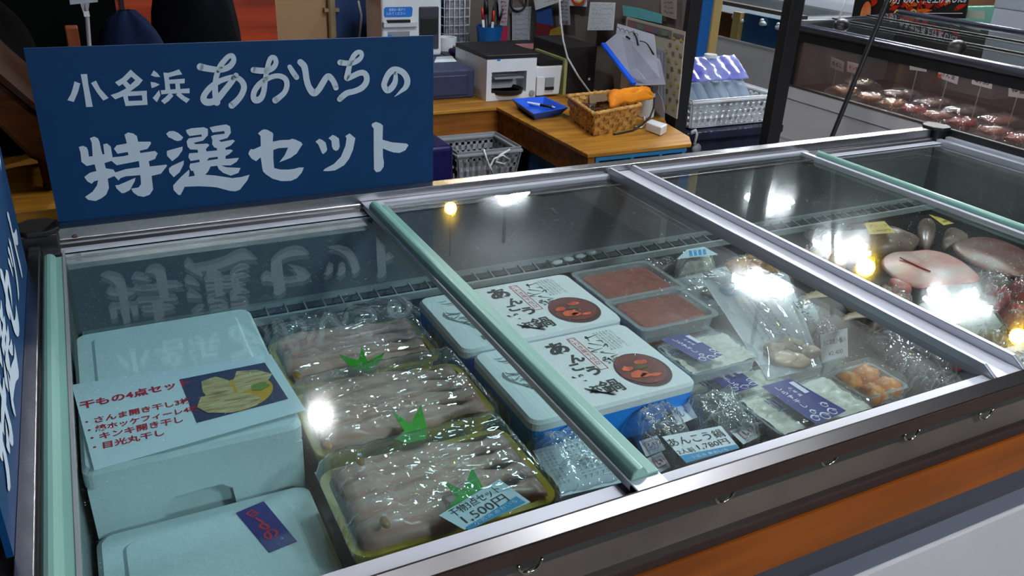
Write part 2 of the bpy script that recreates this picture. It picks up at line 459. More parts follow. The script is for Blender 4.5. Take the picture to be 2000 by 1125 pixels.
# ------------------------------------------------------------------ lamps
LAMPM = glow('lamp_panel_glow', (0.86, 0.95, 1.0, 1), LAMP_W)
FILLF = glow('fill_panel_glow_front', (0.86, 0.94, 1.0, 1), FILL_FRONT)
def lamp(x, y, z, rot, label, mat):
    t = thing('ceiling_lamp', label, 'lamp', (x, y, z), 'hall ceiling lamps')
    b = MB(); b.tube([(x, y, z + 0.06), (x, y, 3.0)], 0.015); b.build('stem', BLACKP, t)
    b = MB(); b.lathe([(0.03, 0.08), (0.055, 0.06), (0.055, -0.01), (0.03, -0.03)], (x, y, z)); b.build('lamp_body', WHITEP, t)
    for k in range(5):
        a = rot + k * 2 * PI / 5
        M = Matrix.Translation((x, y, z)) @ Matrix.Rotation(a, 4, 'Z') @ Matrix.Rotation(0.30, 4, 'Y')
        b = MB(); b.box(0.05, 0.20, -0.046, 0.046, -0.008, 0.008, 0, M); b.build('light_panel', mat, t, bevel=0.004)
    return t
wh = ['furthest back over the hall', 'over the far fish cases', 'over the aisle behind the display case', 'over the near fish case', 'over the middle of the fish case']
for (x, y, z, r), q in zip(LAMPS_BACK, wh): lamp(x, y, z, r, 'added white five-panel fill lamp ' + q, LAMPM)
wh = ['over the shopping aisle in front of the freezer', 'over the far side of the shopping aisle']
for (x, y, z, r), q in zip(FILL_LAMPS_FRONT, wh): lamp(x, y, z, r, 'added white five-panel fill lamp ' + q, FILLF)
FILLO = glow('fill_panel_glow_over', (0.86, 0.94, 1.0, 1), FILL_OVER)
for (x, y, z, r), q in zip(FILL_LAMPS_OVER, ['straight over the right end of the freezer', 'straight over the middle of the freezer']): lamp(x, y, z, r, 'added white five-panel fill lamp ' + q, FILLO)
BULB = glow('round_bulb_glow', (1.0, 0.97, 0.95, 1), BULB_W)
YBULB = glow('yellow_bulb_glow', (1.0, 0.62, 0.04, 1), BULB_W * 0.5)
def bulb(name, x, y, z, r, label, mat):
    t = thing(name, label, 'lamp', (x, y, z))
    b = MB(); b.tube([(x, y, z + r), (x, y, 3.0)], 0.006); b.build('cord', BLACKP, t)
    b = MB(); b.lathe([(r * 0.4, r * 1.5), (r * 0.45, r * 0.8)], (x, y, z), 16); b.build('socket', BLACKP, t)
    b = MB(); b.ell((x, y, z), (r, r, r), 20, 14); b.build('glass_bulb', mat, t, smooth=True)
bulb('pendant_bulb', 0.80, 1.985, 2.6, 0.055, 'round white pendant bulb above the back of the stall', BULB)
bulb('pendant_bulb', 2.43, 4.30, 2.6, 0.045, 'small yellow pendant bulb far behind the stall', YBULB)
bulb('pendant_bulb', 4.64, 2.254, 2.6, 0.06, 'small yellow pendant bulb over the fish case', YBULB)
bulb('pendant_bulb', 4.69, 1.172, 2.6, 0.045, 'small yellow pendant bulb nearest the freezer end', YBULB)

# ================================================================== the display freezer
FZ = thing('display_freezer', 'long flat-topped display freezer with steel rails and sliding glass lids', 'freezer', (0.92, -0.40, 0))
X0, X1 = -0.055, 1.872
YF = -0.82
# cabinet shell: insulated walls open at the top
m = MB()
m.box(X0, X1, -0.79, 0.06, 0.06, 0.60)
m.box(X0 + 0.02, -0.012, -0.74, 0.03, 0.60, T - 0.03)
m.box(1.835, X1, -0.74, 0.03, 0.60, T - 0.022)
m.box(X0, X1, 0.006, 0.055, 0.60, T - 0.018)
m.build('cabinet', LINERW, FZ)
m = MB()   # stepped load deck
m.box(-0.012, 1.835, -0.785, 0.006, 0.60, T - 0.17); m.box(0.214, 0.449, -0.775, -0.21, 0.60, T - 0.132)
m.box(0.450, 0.872, -0.775, -0.19, 0.60, T - 0.127)
m.build('load_deck', pm('deck_plastic', C(40, 36, 36), 0.5, var=0.2, scale=12), FZ)
m = MB()   # inner wall faces
m.box(-0.011, 1.834, 0.0, 0.0055, T - 0.20, T - 0.02); m.box(-0.012, -0.006, -0.74, 0.0, T - 0.20, T - 0.03); m.box(1.829, 1.835, -0.74, 0.0, T - 0.20, T - 0.022)
m.build('inner_lining', LINER, FZ)
m = MB()   # air return grille along the back wall
zg = T - 0.150
m.box(0.0, 1.829, -0.010, -0.001, zg - 0.004, zg + 0.004); m.box(0.0, 1.829, -0.050, -0.044, zg - 0.012, zg + 0.0)
for k in range(60):
    x = 0.02 + k * 0.0307
    m.bar((x, -0.003, zg), (x, -0.047, zg - 0.006), 0.0022, 0.004)
m.build('air_grille', pm('pale_grille', C(176, 182, 182), 0.4, var=0.1, scale=20), FZ)
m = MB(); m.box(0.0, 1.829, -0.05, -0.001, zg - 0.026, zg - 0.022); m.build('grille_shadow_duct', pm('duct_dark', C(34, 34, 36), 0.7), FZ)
# rails
m = MB()
m.prism([(0.012, T + 0.014), (0.0372, T + 0.014), (0.0372, T - 0.0178), (0.0, T - 0.0178), (0.0, T - 0.014), (0.0105, T - 0.004), (0.012, T - 0.003)], 'x', -0.006, 1.822)
m.prism([(-0.016, T - 0.016), (0.012, T - 0.016), (0.012, T - 0.0045), (0.006, T - 0.0045), (0.006, T - 0.0125), (-0.016, T - 0.0125)], 'x', -0.03, 1.845)
m.build('back_rail', STEEL, FZ, bevel=0.0008, seg=1)
m = MB(); p = PY(146, 462, 0.0115); m.ell((p.x, 0.011, p.z), (0.004, 0.0012, 0.0025), 14, 8); m.build('rail_rivet', pm('rusty_rivet', C(84, 30, 34), 0.5), FZ, smooth=True)
m = MB()
m.prism([(-0.7995, T + 0.0125), (-0.8010, T + 0.0125), (-0.8095, T + 0.0030), (-0.8100, T + 0.0015), (-0.8035, T + 0.0015), (-0.8035, T - 0.03), (-0.7995, T - 0.03)], 'x', X0, X1)
m.build('front_rail', FRONTSTEEL, FZ, bevel=0.0008, seg=1)
m = MB(); m.box(X0, X1, -0.8105, -0.8037, T - 0.0140, T + 0.0014); m.build('front_lip', LIPBROWN, FZ)
m = MB(); m.box(-0.044, -0.030, -0.70, -0.012, T - 0.02, T + 0.0); m.build('left_rail', STEEL, FZ, bevel=0.001)
m = MB(); m.box(-0.056, -0.044, -0.80, 0.0, 0.62, T - 0.008); m.box(-0.030, -0.0275, -0.80, 0.0, T - 0.05, T - 0.012); m.build('left_end_panel', BLACKP, FZ)
m = MB(); m.box(1.846, 1.862, -0.80, -0.01, T - 0.02, T + 0.0); m.build('right_rail', ALU, FZ, bevel=0.001)
m = MB(); m.box(1.862, X1, -0.80, 0.0, 0.62, T + 0.016); m.build('right_end_panel', BLACKP, FZ, bevel=0.002)
for nm, (cx, cy) in (('corner_cap', (-0.030, 0.020)), ('corner_cap', (1.848, 0.022))):
    m = MB(); m.prism([(cx - 0.028, cy - 0.014), (cx - 0.014, cy - 0.030), (cx + 0.014, cy - 0.030), (cx + 0.028, cy - 0.014), (cx + 0.026, cy + 0.016), (cx + 0.014, cy + 0.028), (cx - 0.014, cy + 0.028), (cx - 0.028, cy + 0.014)], 'z', T + 0.012, T + 0.020)
    m.box(cx - 0.022, cx + 0.024, cy - 0.024, cy + 0.022, T - 0.05, T + 0.013)
    m.build(nm, BLACKP, FZ, bevel=0.002)
# front: clear window, dark strip, painted orange reflection, bumper, lower panel
m = MB(); m.box(X0, X1, -0.8075, -0.8045, T - 0.063, T - 0.0142); m.build('front_window', GLASSR, FZ)
m = MB(); m.box(X0, X1, -0.8030, -0.7990, T - 0.068, T - 0.0305); m.build('window_backing', pm('front_window_backing', C(134, 110, 100), 0.35, col2=C(84, 66, 60), scale=7, spread=0.6), FZ)
m = MB(); m.box(X0, X1, -0.812, -0.785, T - 0.074, T - 0.061); m.build('front_dark_strip', GASKET, FZ, bevel=0.002)
m = MB(); m.prism([(-0.785, T - 0.074), (-0.814, T - 0.074), (-0.816, T - 0.10), (-0.816, T - 0.128), (-0.785, T - 0.128)], 'x', X0, X1); m.build('orange_reflection_band', ORANGEREFL, FZ)
m = MB(); m.prism([(-0.785, T - 0.1282), (-0.816, T - 0.1282), (-0.817, T - 0.151), (-0.815, T - 0.163), (-0.785, T - 0.163)], 'x', X0, X1); m.build('front_bumper', BUMPER, FZ)
m = MB(); m.box(X0, X1, -0.812, -0.785, T - 0.199, T - 0.165); m.build('front_seam_panel', pm('seam_panel_grey', C(122, 126, 142), 0.3, 0.4, var=0.05, scale=6), FZ, bevel=0.002)
m = MB(); m.box(X0, X1, -0.814, -0.785, 0.06, T - 0.201); m.build('front_panel', GREYPANEL, FZ, bevel=0.003)
m = MB(); m.box(X0 + 0.03, X1 - 0.03, -0.77, 0.03, 0.0, 0.06); m.build('plinth', BLACKP, FZ)
# hooks hanging inside the front window
for k, (u, v) in enumerate([(1415, 965), (1620, 893), (1780, 845), (1925, 805), (1035, 1100)]):
    p = PY(u, v, -0.807)
    m = MB(); q = [(p.x + 0.011 * math.cos(t), -0.8075, p.z + 0.002 + 0.011 * math.sin(t)) for t in [PI + PI * i / 10 for i in range(11)]]
    m.tube(q, 0.0016, 6); m.build('ring_clip', pm('chrome_ring', C(210, 205, 190), 0.15, 1.0), FZ, smooth=True)

# sliding lids
def part_empty(name, par):
    o = bpy.data.objects.new(name, None); COL.objects.link(o); o.empty_display_size = 0.05; o.parent = par; return o
YB = 0.0
def lidpane(name, x0, x1, y0, y1, z, par, mt=None):
    m = MB(); m.box(x0, x1, y0, y1, z - 0.004, z); return m.build(name, mt or GLASS, par)
# lower left lid
lid = part_empty('sliding_lid', FZ)
m = MB(); m.box(-0.006, 0.455, -0.016, 0.004, T - 0.020, T - 0.0122); m.build('back_bar', LIDWHITE, lid, bevel=0.0008, seg=1)
m = MB(); m.box(-0.006, 0.455, -0.797, -0.7597, T - 0.020, T - 0.012); m.build('front_bar', LIDWHITE, lid, bevel=0.0008, seg=1)
lidpane('glass_pane', -0.002, 0.456, -0.762, -0.013, T - 0.0145, lid, GLASSL)
m = MB(); m.tube([(-0.0195, -0.035, T - 0.012), (-0.0195, -0.79, T - 0.012)], 0.0085, 14); m.box(-0.0265, -0.003, -0.79, -0.033, T - 0.02, T - 0.0105)
m.build('lid_handle', TEAL, lid, bevel=0.001)
m = MB(); m.box(-0.0035, -0.0005, -0.79, -0.014, T - 0.02, T - 0.0095); m.build('edge_strip', GREYP, lid)
m = MB(); m.box(0.4464, 0.455, -0.797, 0.0, T - 0.0122, T - 0.0085); m.build('edge_strip', GASKET, lid)  # dark strip along the right edge of the lower lid
# wide upper lid, two panes and a channel between them
lid = part_empty('sliding_lid', FZ)
m = MB(); m.box(0.438, 1.425, 0.0, 0.0115, T - 0.008, T + 0.0005); m.build('back_bar', LIDWHITE, lid, bevel=0.0008, seg=1)
m = MB(); m.box(0.438, 1.425, -0.7985, -0.7764, T - 0.008, T + 0.0005); m.build('front_bar', LIDWHITE, lid, bevel=0.0008, seg=1)
lidpane('glass_pane', 0.47, 0.922, -0.779, 0.002, T - 0.002, lid)
lidpane('glass_pane', 0.972, 1.405, -0.779, 0.002, T - 0.002, lid)
m = MB(); m.box(0.438, 0.4718, -0.792, 0.010, T - 0.008, T + 0.001); m.build('end_bar', ALU, lid, bevel=0.001)
m = MB()
m.prism([(0.4400, T + 0.0), (0.4415, T + 0.008), (0.446, T + 0.0125), (0.452, T + 0.0125), (0.456, T + 0.009), (0.4585, T + 0.004), (0.4705, T + 0.004), (0.4712, T + 0.001)], 'y', -0.775, -0.022)
m.build('lid_handle', TEAL, lid, bevel=0.0015, smooth=False)
m = MB(); m.box(0.9181, 0.9763, -0.797, 0.010, T - 0.006, T + 0.002)
m.build('centre_channel', LIDWHITE, lid)
for xa_, xb_ in ((0.9181, 0.9235), (0.9690, 0.9763)):
    m = MB(); m.prism([(0.012, T + 0.001), (0.004, T + 0.0135), (-0.775, T + 0.0135), (-0.795, T + 0.001)], 'x', xa_, xb_); m.build('channel_flange', ALU, lid, bevel=0.0015)
m = MB(); m.box(0.9235, 0.9400, -0.797, 0.006, T + 0.0015, T + 0.0035); m.build('channel_ridge', ALU, lid)
m = MB(); m.box(1.4017, 1.412, -0.797, 0.010, T - 0.008, T + 0.001); m.build('end_bar', LIDWHITE, lid, bevel=0.001)
m = MB(); m.tube([(1.419, -0.03, T + 0.003), (1.419, -0.79, T + 0.003)], 0.0075, 14); m.build('lid_handle', TEAL, lid, smooth=True)
# lower right lid
lid = part_empty('sliding_lid', FZ)
m = MB(); m.box(1.415, 1.846, -0.016, 0.004, T - 0.020, T - 0.0122); m.build('back_bar', LIDWHITE, lid, bevel=0.0008, seg=1)
m = MB(); m.box(1.415, 1.846, -0.797, -0.7597, T - 0.020, T - 0.012); m.build('front_bar', LIDWHITE, lid, bevel=0.0008, seg=1)
lidpane('glass_pane', 1.42, 1.835, -0.762, -0.013, T - 0.0145, lid)
m = MB(); m.box(1.829, 1.844, -0.79, 0.002, T - 0.02, T - 0.006); m.build('end_bar', ALU, lid, bevel=0.001)

# ================================================================== the two shop signs
YS = 0.040
def SGN(ox, oy, k):   # crop pixel to the sign's own plane
    cnt = [0.0]
    def fn(x, y):
        p = PY(ox + x / k, oy + y / k, YS - 0.0036); return Vector((p.x, p.y, p.z))
    return fn
sx0, sx1, sz0, sz1 = -0.003, 0.5757, T + 0.0145, T + 0.2585
SIGN = thing('shop_sign', 'blue board sign with white brush lettering standing along the back rail', 'sign', (0.286, YS, sz0), 'blue signs on the freezer rails')
m = MB(); m.box(sx0, sx1, YS - 0.0025, YS + 0.0025, sz0, sz1); m.build('board', SIGNBLUE, SIGN)
m = MB()
f = SGN(120, 120, 7.143)
for p in ([(182,278),(262,308),(230,430),(172,566),(83,540),(130,460),(160,370)], [(268,178),(358,176),(375,320),(438,632),(346,636),(310,400)], [(412,300),(482,268),(540,380),(658,510),(584,546),(500,440)],
          [(1288,124),(1340,165),(1378,216),(1310,215),(1248,193)], [(1243,285),(1310,295),(1372,322),(1320,350),(1258,372)], [(1362,398),(1382,470),(1332,568),(1272,510),(1310,465)]):
    m.flat(p, fn=f)
m.flat([(966,114),(1050,190),(1136,262),(1080,330),(955,420),(1192,408),(1192,480),(1202,604),(895,622),(860,486),(750,530),(686,470),(800,430),(905,375),(855,314),(802,345),(748,292),(850,230)], [[(975,212),(1030,262),(960,328),(908,275)], [(924,484),(1122,472),(1130,545),(938,552)]], fn=f)
m.flat([(1422,155),(1490,160),(1560,140),(1640,110),(1685,180),(1600,195),(1500,220),(1502,256),(1720,240),(1718,305),(1650,308),(1658,385),(1788,375),(1788,444),(1665,444),(1720,490),(1792,526),(1745,580),(1660,520),(1598,466),(1620,446),(1535,450),(1562,480),(1500,550),(1438,596),(1390,548),(1450,500),(1500,448),(1395,460),(1385,402),(1450,398),(1440,280)], [[(1508,312),(1588,308),(1594,386),(1520,392)]], fn=f)
f = SGN(380, 90, 8.655)
for s in ([(95,350,60),(220,378,55),(380,400,50),(480,392,50),(590,345,50),(660,250,45),(640,165,40),(575,175,42),(500,250,45),(435,340,48),(378,480,46),(352,620,46),(347,760,50),(368,900,58),(375,950,60)],
          [(700,495,45),(620,610,50),(500,760,52),(400,880,55),(300,940,58),(200,945,60),(152,895,55),(172,815,50),(260,705,50),(380,615,46),(520,555,44),(680,525,45),(790,585,48),(835,690,50),(800,810,50),(720,920,52),(630,1000,58)],
          [(990,400,50),(1120,412,52),(1230,408,48),(1330,355,45),(1372,270,42),(1345,195,42),(1288,195,42),(1250,270,42),(1225,380,45),(1200,500,42),(1180,640,46),(1160,780,46),(1110,880,52),(1030,910,56),(990,850,48),(1010,750,48),(1090,640,48),(1200,560,44),(1340,505,42),(1450,505,45),(1535,560,45),(1555,660,45),(1520,770,45),(1440,850,48),(1360,910,55)],
          [(1605,350,40),(1660,440,45),(1720,525,45)]):
    m.stroke(s, fn=(lambda g, d: (lambda x, y: g(x, y) + Vector((0, -d, 0))))(f, 0.00015 * (len(m.f) % 17)))
f = SGN(590, 80, 8.652)
for s in ([(-32,356,52),(30,420,55),(55,520,52),(72,640,52),(110,770,52),(190,875,60),(270,830,52),(340,720,52),(400,625,50),(450,597,52),(510,655,48),(550,730,48),(570,790,45)],
          [(640,360,50),(740,372,46),(850,368,44),(960,310,42),(1003,240,36),(985,190,38),(930,190,40),(870,245,42),(818,350,42),(787,450,44),(765,560,50),(755,630,46),(850,590,46),(960,540,48),(1040,540,50),(1085,600,48),(1075,700,50),(1000,790,50),(880,845,48),(760,875,50),(680,930,50),(630,980,46)],
          [(1580,545,30),(1572,680,45),(1520,780,52),(1440,835,50),(1385,760,48),(1400,680,48),(1450,570,50),(1520,500,55),(1600,485,52),(1700,530,52),(1765,620,52),(1775,710,50),(1740,790,42),(1670,850,28),(1600,910,12),(1560,940,3)]):
    m.stroke(s, fn=(lambda g, d: (lambda x, y: g(x, y) + Vector((0, -d, 0))))(f, 0.00015 * (len(m.f) % 17)))
f = SGN(140, 235, 6.82)
m.flat([(95,355),(150,340),(200,360),(218,400),(230,484),(280,478),(268,300),(242,238),(300,216),(350,240),(372,290),(395,400),(412,455),(436,450),(420,320),(470,308),(520,350),(545,492),(690,478),(760,460),(745,422),(610,445),(563,378),(600,332),(735,308),(705,190),(750,162),(820,175),(868,210),(884,285),(1050,284),(1058,310),(1010,380),(908,405),(912,436),(1110,408),(1145,440),(1110,515),(1026,545),(1040,615),(1260,590),(1272,605),(1190,710),(1064,740),(1085,920),(1040,990),(960,1020),(880,1005),(820,960),(792,910),(890,895),(925,850),(920,780),(914,730),(720,745),(650,770),(625,802),(568,742),(480,778),(496,900),(460,990),(400,1035),(320,1075),(220,1060),(178,1020),(280,950),(335,870),(352,798),(300,812),(268,845),(210,815),(168,755),(240,700),(330,675),(305,585),(200,608),(130,552),(118,430)],
       [[(436,570),(530,540),(600,598),(895,542),(905,625),(720,650),(582,695),(555,655),(455,640)]], fn=f)
m.flat([(580,865),(625,862),(850,765),(840,810),(775,930),(700,968),(665,970),(600,910)], fn=f)
f = SGN(310, 235, 6.82)
for p in ([(100,178),(140,145),(200,142),(260,168),(326,226),(300,265),(250,277),(205,262),(180,245),(130,225)], [(108,410),(150,395),(318,350),(315,400),(260,480),(180,545),(110,470)], [(135,640),(180,605),(335,535),(330,590),(280,690),(200,758),(140,690)]):
    m.flat(p, fn=f)
m.flat([(362,130),(440,105),(600,92),(655,115),(655,200),(590,270),(465,300),(490,318),(650,310),(675,330),(628,382),(636,415),(778,400),(776,372),(740,360),(712,320),(715,262),(697,212),(740,195),(880,178),(872,142),(718,162),(678,95),(760,75),(900,55),(950,80),(962,165),(915,235),(800,268),(830,288),(990,258),(1016,275),(960,335),(885,370),(890,392),(960,388),(988,405),(940,450),(890,475),(890,515),(1068,500),(1040,550),(960,600),(830,600),(900,625),(1090,635),(1060,700),(960,738),(860,700),(800,650),(780,605),(690,615),(660,680),(618,725),(750,735),(980,770),(1100,755),(1210,725),(1180,800),(1080,925),(1020,945),(950,940),(780,895),(700,885),(530,878),(345,885),(320,940),(290,995),(260,992),(200,930),(192,870),(235,820),(300,750),(405,655),(410,700),(398,752),(482,738),(460,672),(430,672),(408,620),(420,578),(548,555),(540,522),(425,542),(395,490),(405,440),(525,430),(518,392),(420,388),(385,350),(372,280),(400,240),(575,215),(570,188),(410,210),(375,170)],
       [[(640,538),(668,500),(785,485),(790,515)]], fn=f)
f = SGN(470, 230, 8.035)
m.flat([(272,245),(330,195),(370,180),(420,190),(500,235),(512,260),(504,375),(620,352),(770,345),(800,330),(850,338),(950,385),(972,418),(935,470),(880,560),(780,630),(605,700),(690,590),(745,468),(600,475),(514,505),(512,640),(526,790),(620,812),(740,815),(850,800),(920,780),(992,780),(960,860),(880,950),(790,990),(640,995),(500,955),(400,890),(350,840),(335,760),(315,620),(243,682),(170,640),(122,570),(130,535),(160,490),(200,498),(316,445),(312,285)], fn=f)
f = SGN(600, 230, 8.036)
for p in ([(130,375),(190,330),(240,350),(290,390),(314,500),(300,530),(250,570),(230,550),(175,420)], [(333,320),(400,268),(450,290),(498,325),(510,450),(490,500),(455,520),(410,500),(388,450),(380,360)], [(598,288),(665,245),(755,322),(720,500),(660,640),(580,745),(440,825),(330,838),(248,835),(280,800),(420,725),(530,610),(600,440),(618,320)],
          [(1012,105),(1030,85),(1080,65),(1150,90),(1190,125),(1182,345),(1330,385),(1560,405),(1590,430),(1540,510),(1450,552),(1360,545),(1280,520),(1186,480),(1190,620),(1204,690),(1200,770),(1150,840),(1085,855),(1048,810),(1044,500),(1044,170),(1014,130)]):
    m.flat(p, fn=f)
m.build('lettering', SIGNWHITE, SIGN)
# the same sign again on the left rail, facing the glass
dup(SIGN, (-0.046, -0.085 - 0.286, T + 0.0005), 'blue board sign with white brush lettering standing along the left rail', rot=(0, 0, PI / 2))
m = MB(); m.box(sx0 + 0.01, sx1 - 0.01, YS - 0.0022, YS + 0.0025, T - 0.0176, sz0 + 0.004); m.build('foot_strip', SIGNBLUE, SIGN)

# ================================================================== goods in the freezer
def rloop(x0, x1, y0, y1, r, z, n=5):
    out = []
    for cx, cy, a0 in ((x1 - r, y1 - r, 0), (x0 + r, y1 - r, PI / 2), (x0 + r, y0 + r, PI), (x1 - r, y0 + r, 1.5 * PI)):
        for k in range(n + 1):
            a = a0 + PI / 2 * k / n
            out.append((cx + r * math.cos(a), cy + r * math.sin(a), z))
    return out
def loft(mb, loops, cap0=False, cap1=True, mi=0, M=None):
    n = len(loops[0]); vs = [p for l in loops for p in l]; fs = []
    for i in range(len(loops) - 1):
        for k in range(n): fs.append((i * n + k, i * n + (k + 1) % n, (i + 1) * n + (k + 1) % n, (i + 1) * n + k))
    if cap0: fs.append(tuple(range(n - 1, -1, -1)))
    if cap1: fs.append(tuple((len(loops) - 1) * n + k for k in range(n)))
    return mb.add(vs, fs, mi, M)
def traymesh(mb, x0, x1, y0, y1, z0, z1, slope=0.012, r=0.018, lip=0.004, t=0.002, mi=0, M=None):
    s = slope
    loft(mb, [rloop(x0 + s, x1 - s, y0 + s, y1 - s, r * 0.7, z0), rloop(x0 + lip, x1 - lip, y0 + lip, y1 - lip, r, z1 - t), rloop(x0, x1, y0, y1, r, z1 - t), rloop(x0, x1, y0, y1, r, z1),
              rloop(x0 + lip + t, x1 - lip - t, y0 + lip + t, y1 - lip - t, r, z1), rloop(x0 + s + t, x1 - s - t, y0 + s + t, y1 - s - t, r * 0.7, z0 + t)], True, True, mi, M)
def ramp_mat(name, cols, scale, stretch, rough=0.4, bump=0.2, detail=6.0, coat=0.3, spec=0.5):
    if name in MATS: return MATS[name]
    m = bpy.data.materials.new(name); MATS[name] = m; m.use_nodes = True
    nt = m.node_tree; N = nt.nodes; K = nt.links; b = N['Principled BSDF']
    tc = N.new('ShaderNodeTexCoord'); mp = N.new('ShaderNodeMapping'); mp.inputs['Scale'].default_value = stretch
    K.new(tc.outputs['Object'], mp.inputs['Vector'])
    nz = N.new('ShaderNodeTexNoise'); nz.inputs['Scale'].default_value = scale; nz.inputs['Detail'].default_value = detail; nz.inputs['Distortion'].default_value = 0.6
    K.new(mp.outputs['Vector'], nz.inputs['Vector'])
    cr = N.new('ShaderNodeValToRGB'); e = cr.color_ramp.elements
    n = len(cols)
    e[0].position = 0.28; e[0].color = cols[0]; e[1].position = 0.72; e[1].color = cols[-1]
    for i in range(1, n - 1):
        q = e.new(0.28 + 0.44 * i / (n - 1)); q.color = cols[i]
    K.new(nz.outputs['Fac'], cr.inputs['Fac']); K.new(cr.outputs['Color'], b.inputs['Base Color'])
    b.inputs['Roughness'].default_value = rough; b.inputs['Coat Weight'].default_value = coat; b.inputs['Coat Roughness'].default_value = 0.15
    b.inputs['Specular IOR Level'].default_value = spec
    if bump:
        bp = N.new('ShaderNodeBump'); bp.inputs['Strength'].default_value = bump; bp.inputs['Distance'].default_value = 0.003
        K.new(nz.outputs['Fac'], bp.inputs['Height']); K.new(bp.outputs['Normal'], b.inputs['Normal'])
    return m
FISH = ramp_mat('dried_fish_flesh', [C(176, 108, 96), C(228, 160, 142), C(240, 190, 172), C(206, 140, 126), C(244, 206, 188)], 9, (1, 3.2, 3.2), 0.45, 0.12)
ROE = ramp_mat('roe_paste', [C(136, 54, 32), C(158, 70, 44), C(170, 82, 54)], 60, (1, 1, 1), 0.35, 0.2)
SHIRASU = ramp_mat('whitebait_pale', [C(188, 188, 170), C(226, 226, 210), C(238, 238, 228)], 70, (1, 1.6, 1), 0.5, 0.3)
SCALLOP = ramp_mat('scallop_flesh', [C(150, 122, 92), C(200, 176, 146), C(222, 206, 184)], 14, (1, 1, 1), 0.4, 0.3)
ORANGEF = ramp_mat('orange_seafood', [C(120, 66, 18), C(196, 116, 26), C(214, 160, 90), C(160, 84, 20)], 40, (1, 1, 1), 0.35, 0.5)
URCHIN = ramp_mat('orange_urchin', [C(190, 96, 8), C(236, 140, 14), C(240, 170, 50)], 40, (1, 1, 1), 0.4, 0.4)
FILLET = ramp_mat('pink_fillet', [C(150, 54, 48), C(190, 104, 92), C(186, 136, 122), C(170, 154, 140)], 9, (1, 2.4, 1), 0.4, 0.5, coat=0.1)
DARKF = ramp_mat('dark_fillet', [C(84, 46, 42), C(128, 76, 68), C(130, 106, 96), C(96, 66, 60)], 9, (1, 2.5, 1), 0.4, 0.5, coat=0.1)
GREYFISH = ramp_mat('grey_fish_skin', [C(84, 72, 66), C(140, 116, 104), C(160, 140, 126)], 10, (1, 2, 1), 0.3, 0.2)
DARKPACK = ramp_mat('dark_packed_goods', [C(40, 32, 34), C(84, 66, 66), C(116, 94, 92)], 16, (1, 4, 1), 0.4, 0.4)

def prt(mb, name, mats, par): return mb.build(name, mats, par)
def slab(x0, x1, y0, y1, z0, z1, r=0.012):
    mb = MB(); loft(mb, [rloop(x0, x1, y0, y1, r, z0), rloop(x0, x1, y0, y1, r, z1 - 0.003), rloop(x0 + 0.003, x1 - 0.003, y0 + 0.003, y1 - 0.003, r, z1)], True, True); return mb

# ---- white foam boxes on the left
zb = T - 0.05
B1 = thing('foam_box', 'white foam box under the red-lettered paper sheet', 'box', (0.105, -0.35, T - 0.169), 'white foam boxes')
a0 = PY(330, 980, -0.500); a1 = PY(447, 955, -0.500)
m = MB(); loft(m, [rloop(0.004, 0.207, -0.484, -0.208, 0.004, T - 0.169), rloop(0.001, 0.210, -0.484, -0.203, 0.004, zb - 0.022)], True, True)
m.prism([(0.002, T - 0.169), (a0.x - 0.010, T - 0.169), (a0.x - 0.004, T - 0.113), (a0.x + 0.006, T - 0.104), (a1.x - 0.006, T - 0.102), (a1.x + 0.004, T - 0.111), (a1.x + 0.010, T - 0.169), (0.209, T - 0.169), (0.210, zb - 0.022), (0.001, zb - 0.022)], 'y', -0.500, -0.484)
m.build('box_base', FOAM, B1)
m = MB()   # lid with a finger notch in its front edge
loft(m, [rloop(-0.001, 0.212, -0.501, -0.202, 0.012, zb - 0.0215), rloop(-0.001, 0.212, -0.501, -0.202, 0.012, zb - 0.005), rloop(0.003, 0.208, -0.497, -0.206, 0.012, zb)], True, True)
loft(m, [rloop(0.018, 0.193, -0.482, -0.221, 0.010, zb - 0.0005), rloop(0.022, 0.189, -0.478, -0.225, 0.010, zb + 0.0025)], False, True)
m.build('box_lid', FOAM, B1)
B2 = thing('foam_box', 'white foam box with the torn navy sticker, nearest the front rail', 'box', (0.10, -0.65, T - 0.169), 'white foam boxes')
z2 = T - 0.118
m = MB(); loft(m, [rloop(0.004, 0.204, -0.770, -0.516, 0.008, T - 0.169), rloop(0.001, 0.208, -0.774, -0.512, 0.012, z2 - 0.02)], True, True); m.build('box_base', FOAM, B2)
m = MB(); loft(m, [rloop(0.0, 0.209, -0.775, -0.5105, 0.014, z2 - 0.0195), rloop(0.0, 0.209, -0.775, -0.5105, 0.014, z2 - 0.005), rloop(0.005, 0.204, -0.770, -0.516, 0.013, z2)], True, True)
loft(m, [rloop(0.022, 0.187, -0.753, -0.535, 0.010, z2 - 0.0005), rloop(0.026, 0.183, -0.749, -0.539, 0.010, z2 + 0.003)], False, True); m.build('box_lid', FOAM, B2)
q = [PZ(u, v, z2 + 0.0036) for u, v in ((461, 1002), (515, 979), (580, 1057), (526, 1079))]
S = thing('sticker', 'torn navy sticker with red handwriting on the front foam box', 'sticker', tuple(q[3]))
m = MB(); m.add([tuple(p) for p in q], [(0, 1, 2, 3)]); m.build('label_sheet', NAVYINK, S, solid=0.0004)
m = MB(); e = (q[3] - q[0]) * 0.0
cen = [PZ(u, v, z2 + 0.0042) for u, v in ((493, 1003), (507, 1016), (516, 1028), (529, 1043))]
for ch, c, sz in zip('日10の', cen, (0.011, 0.012, 0.013, 0.015)):
    vs, fs, gx0, gx1, gy0, gy1 = glyphs(ch, 0.03)
    M = frame(c, (0.86, 0.5, 0), (-0.5, 0.86, 0)); k = sz / max(gx1 - gx0, gy1 - gy0)
    m.add([((v[0] - (gx0 + gx1) / 2) * k, (v[1] - (gy0 + gy1) / 2) * k, 0) for v in vs], fs, 0, M)
m.build('handwriting', REDINK, S)

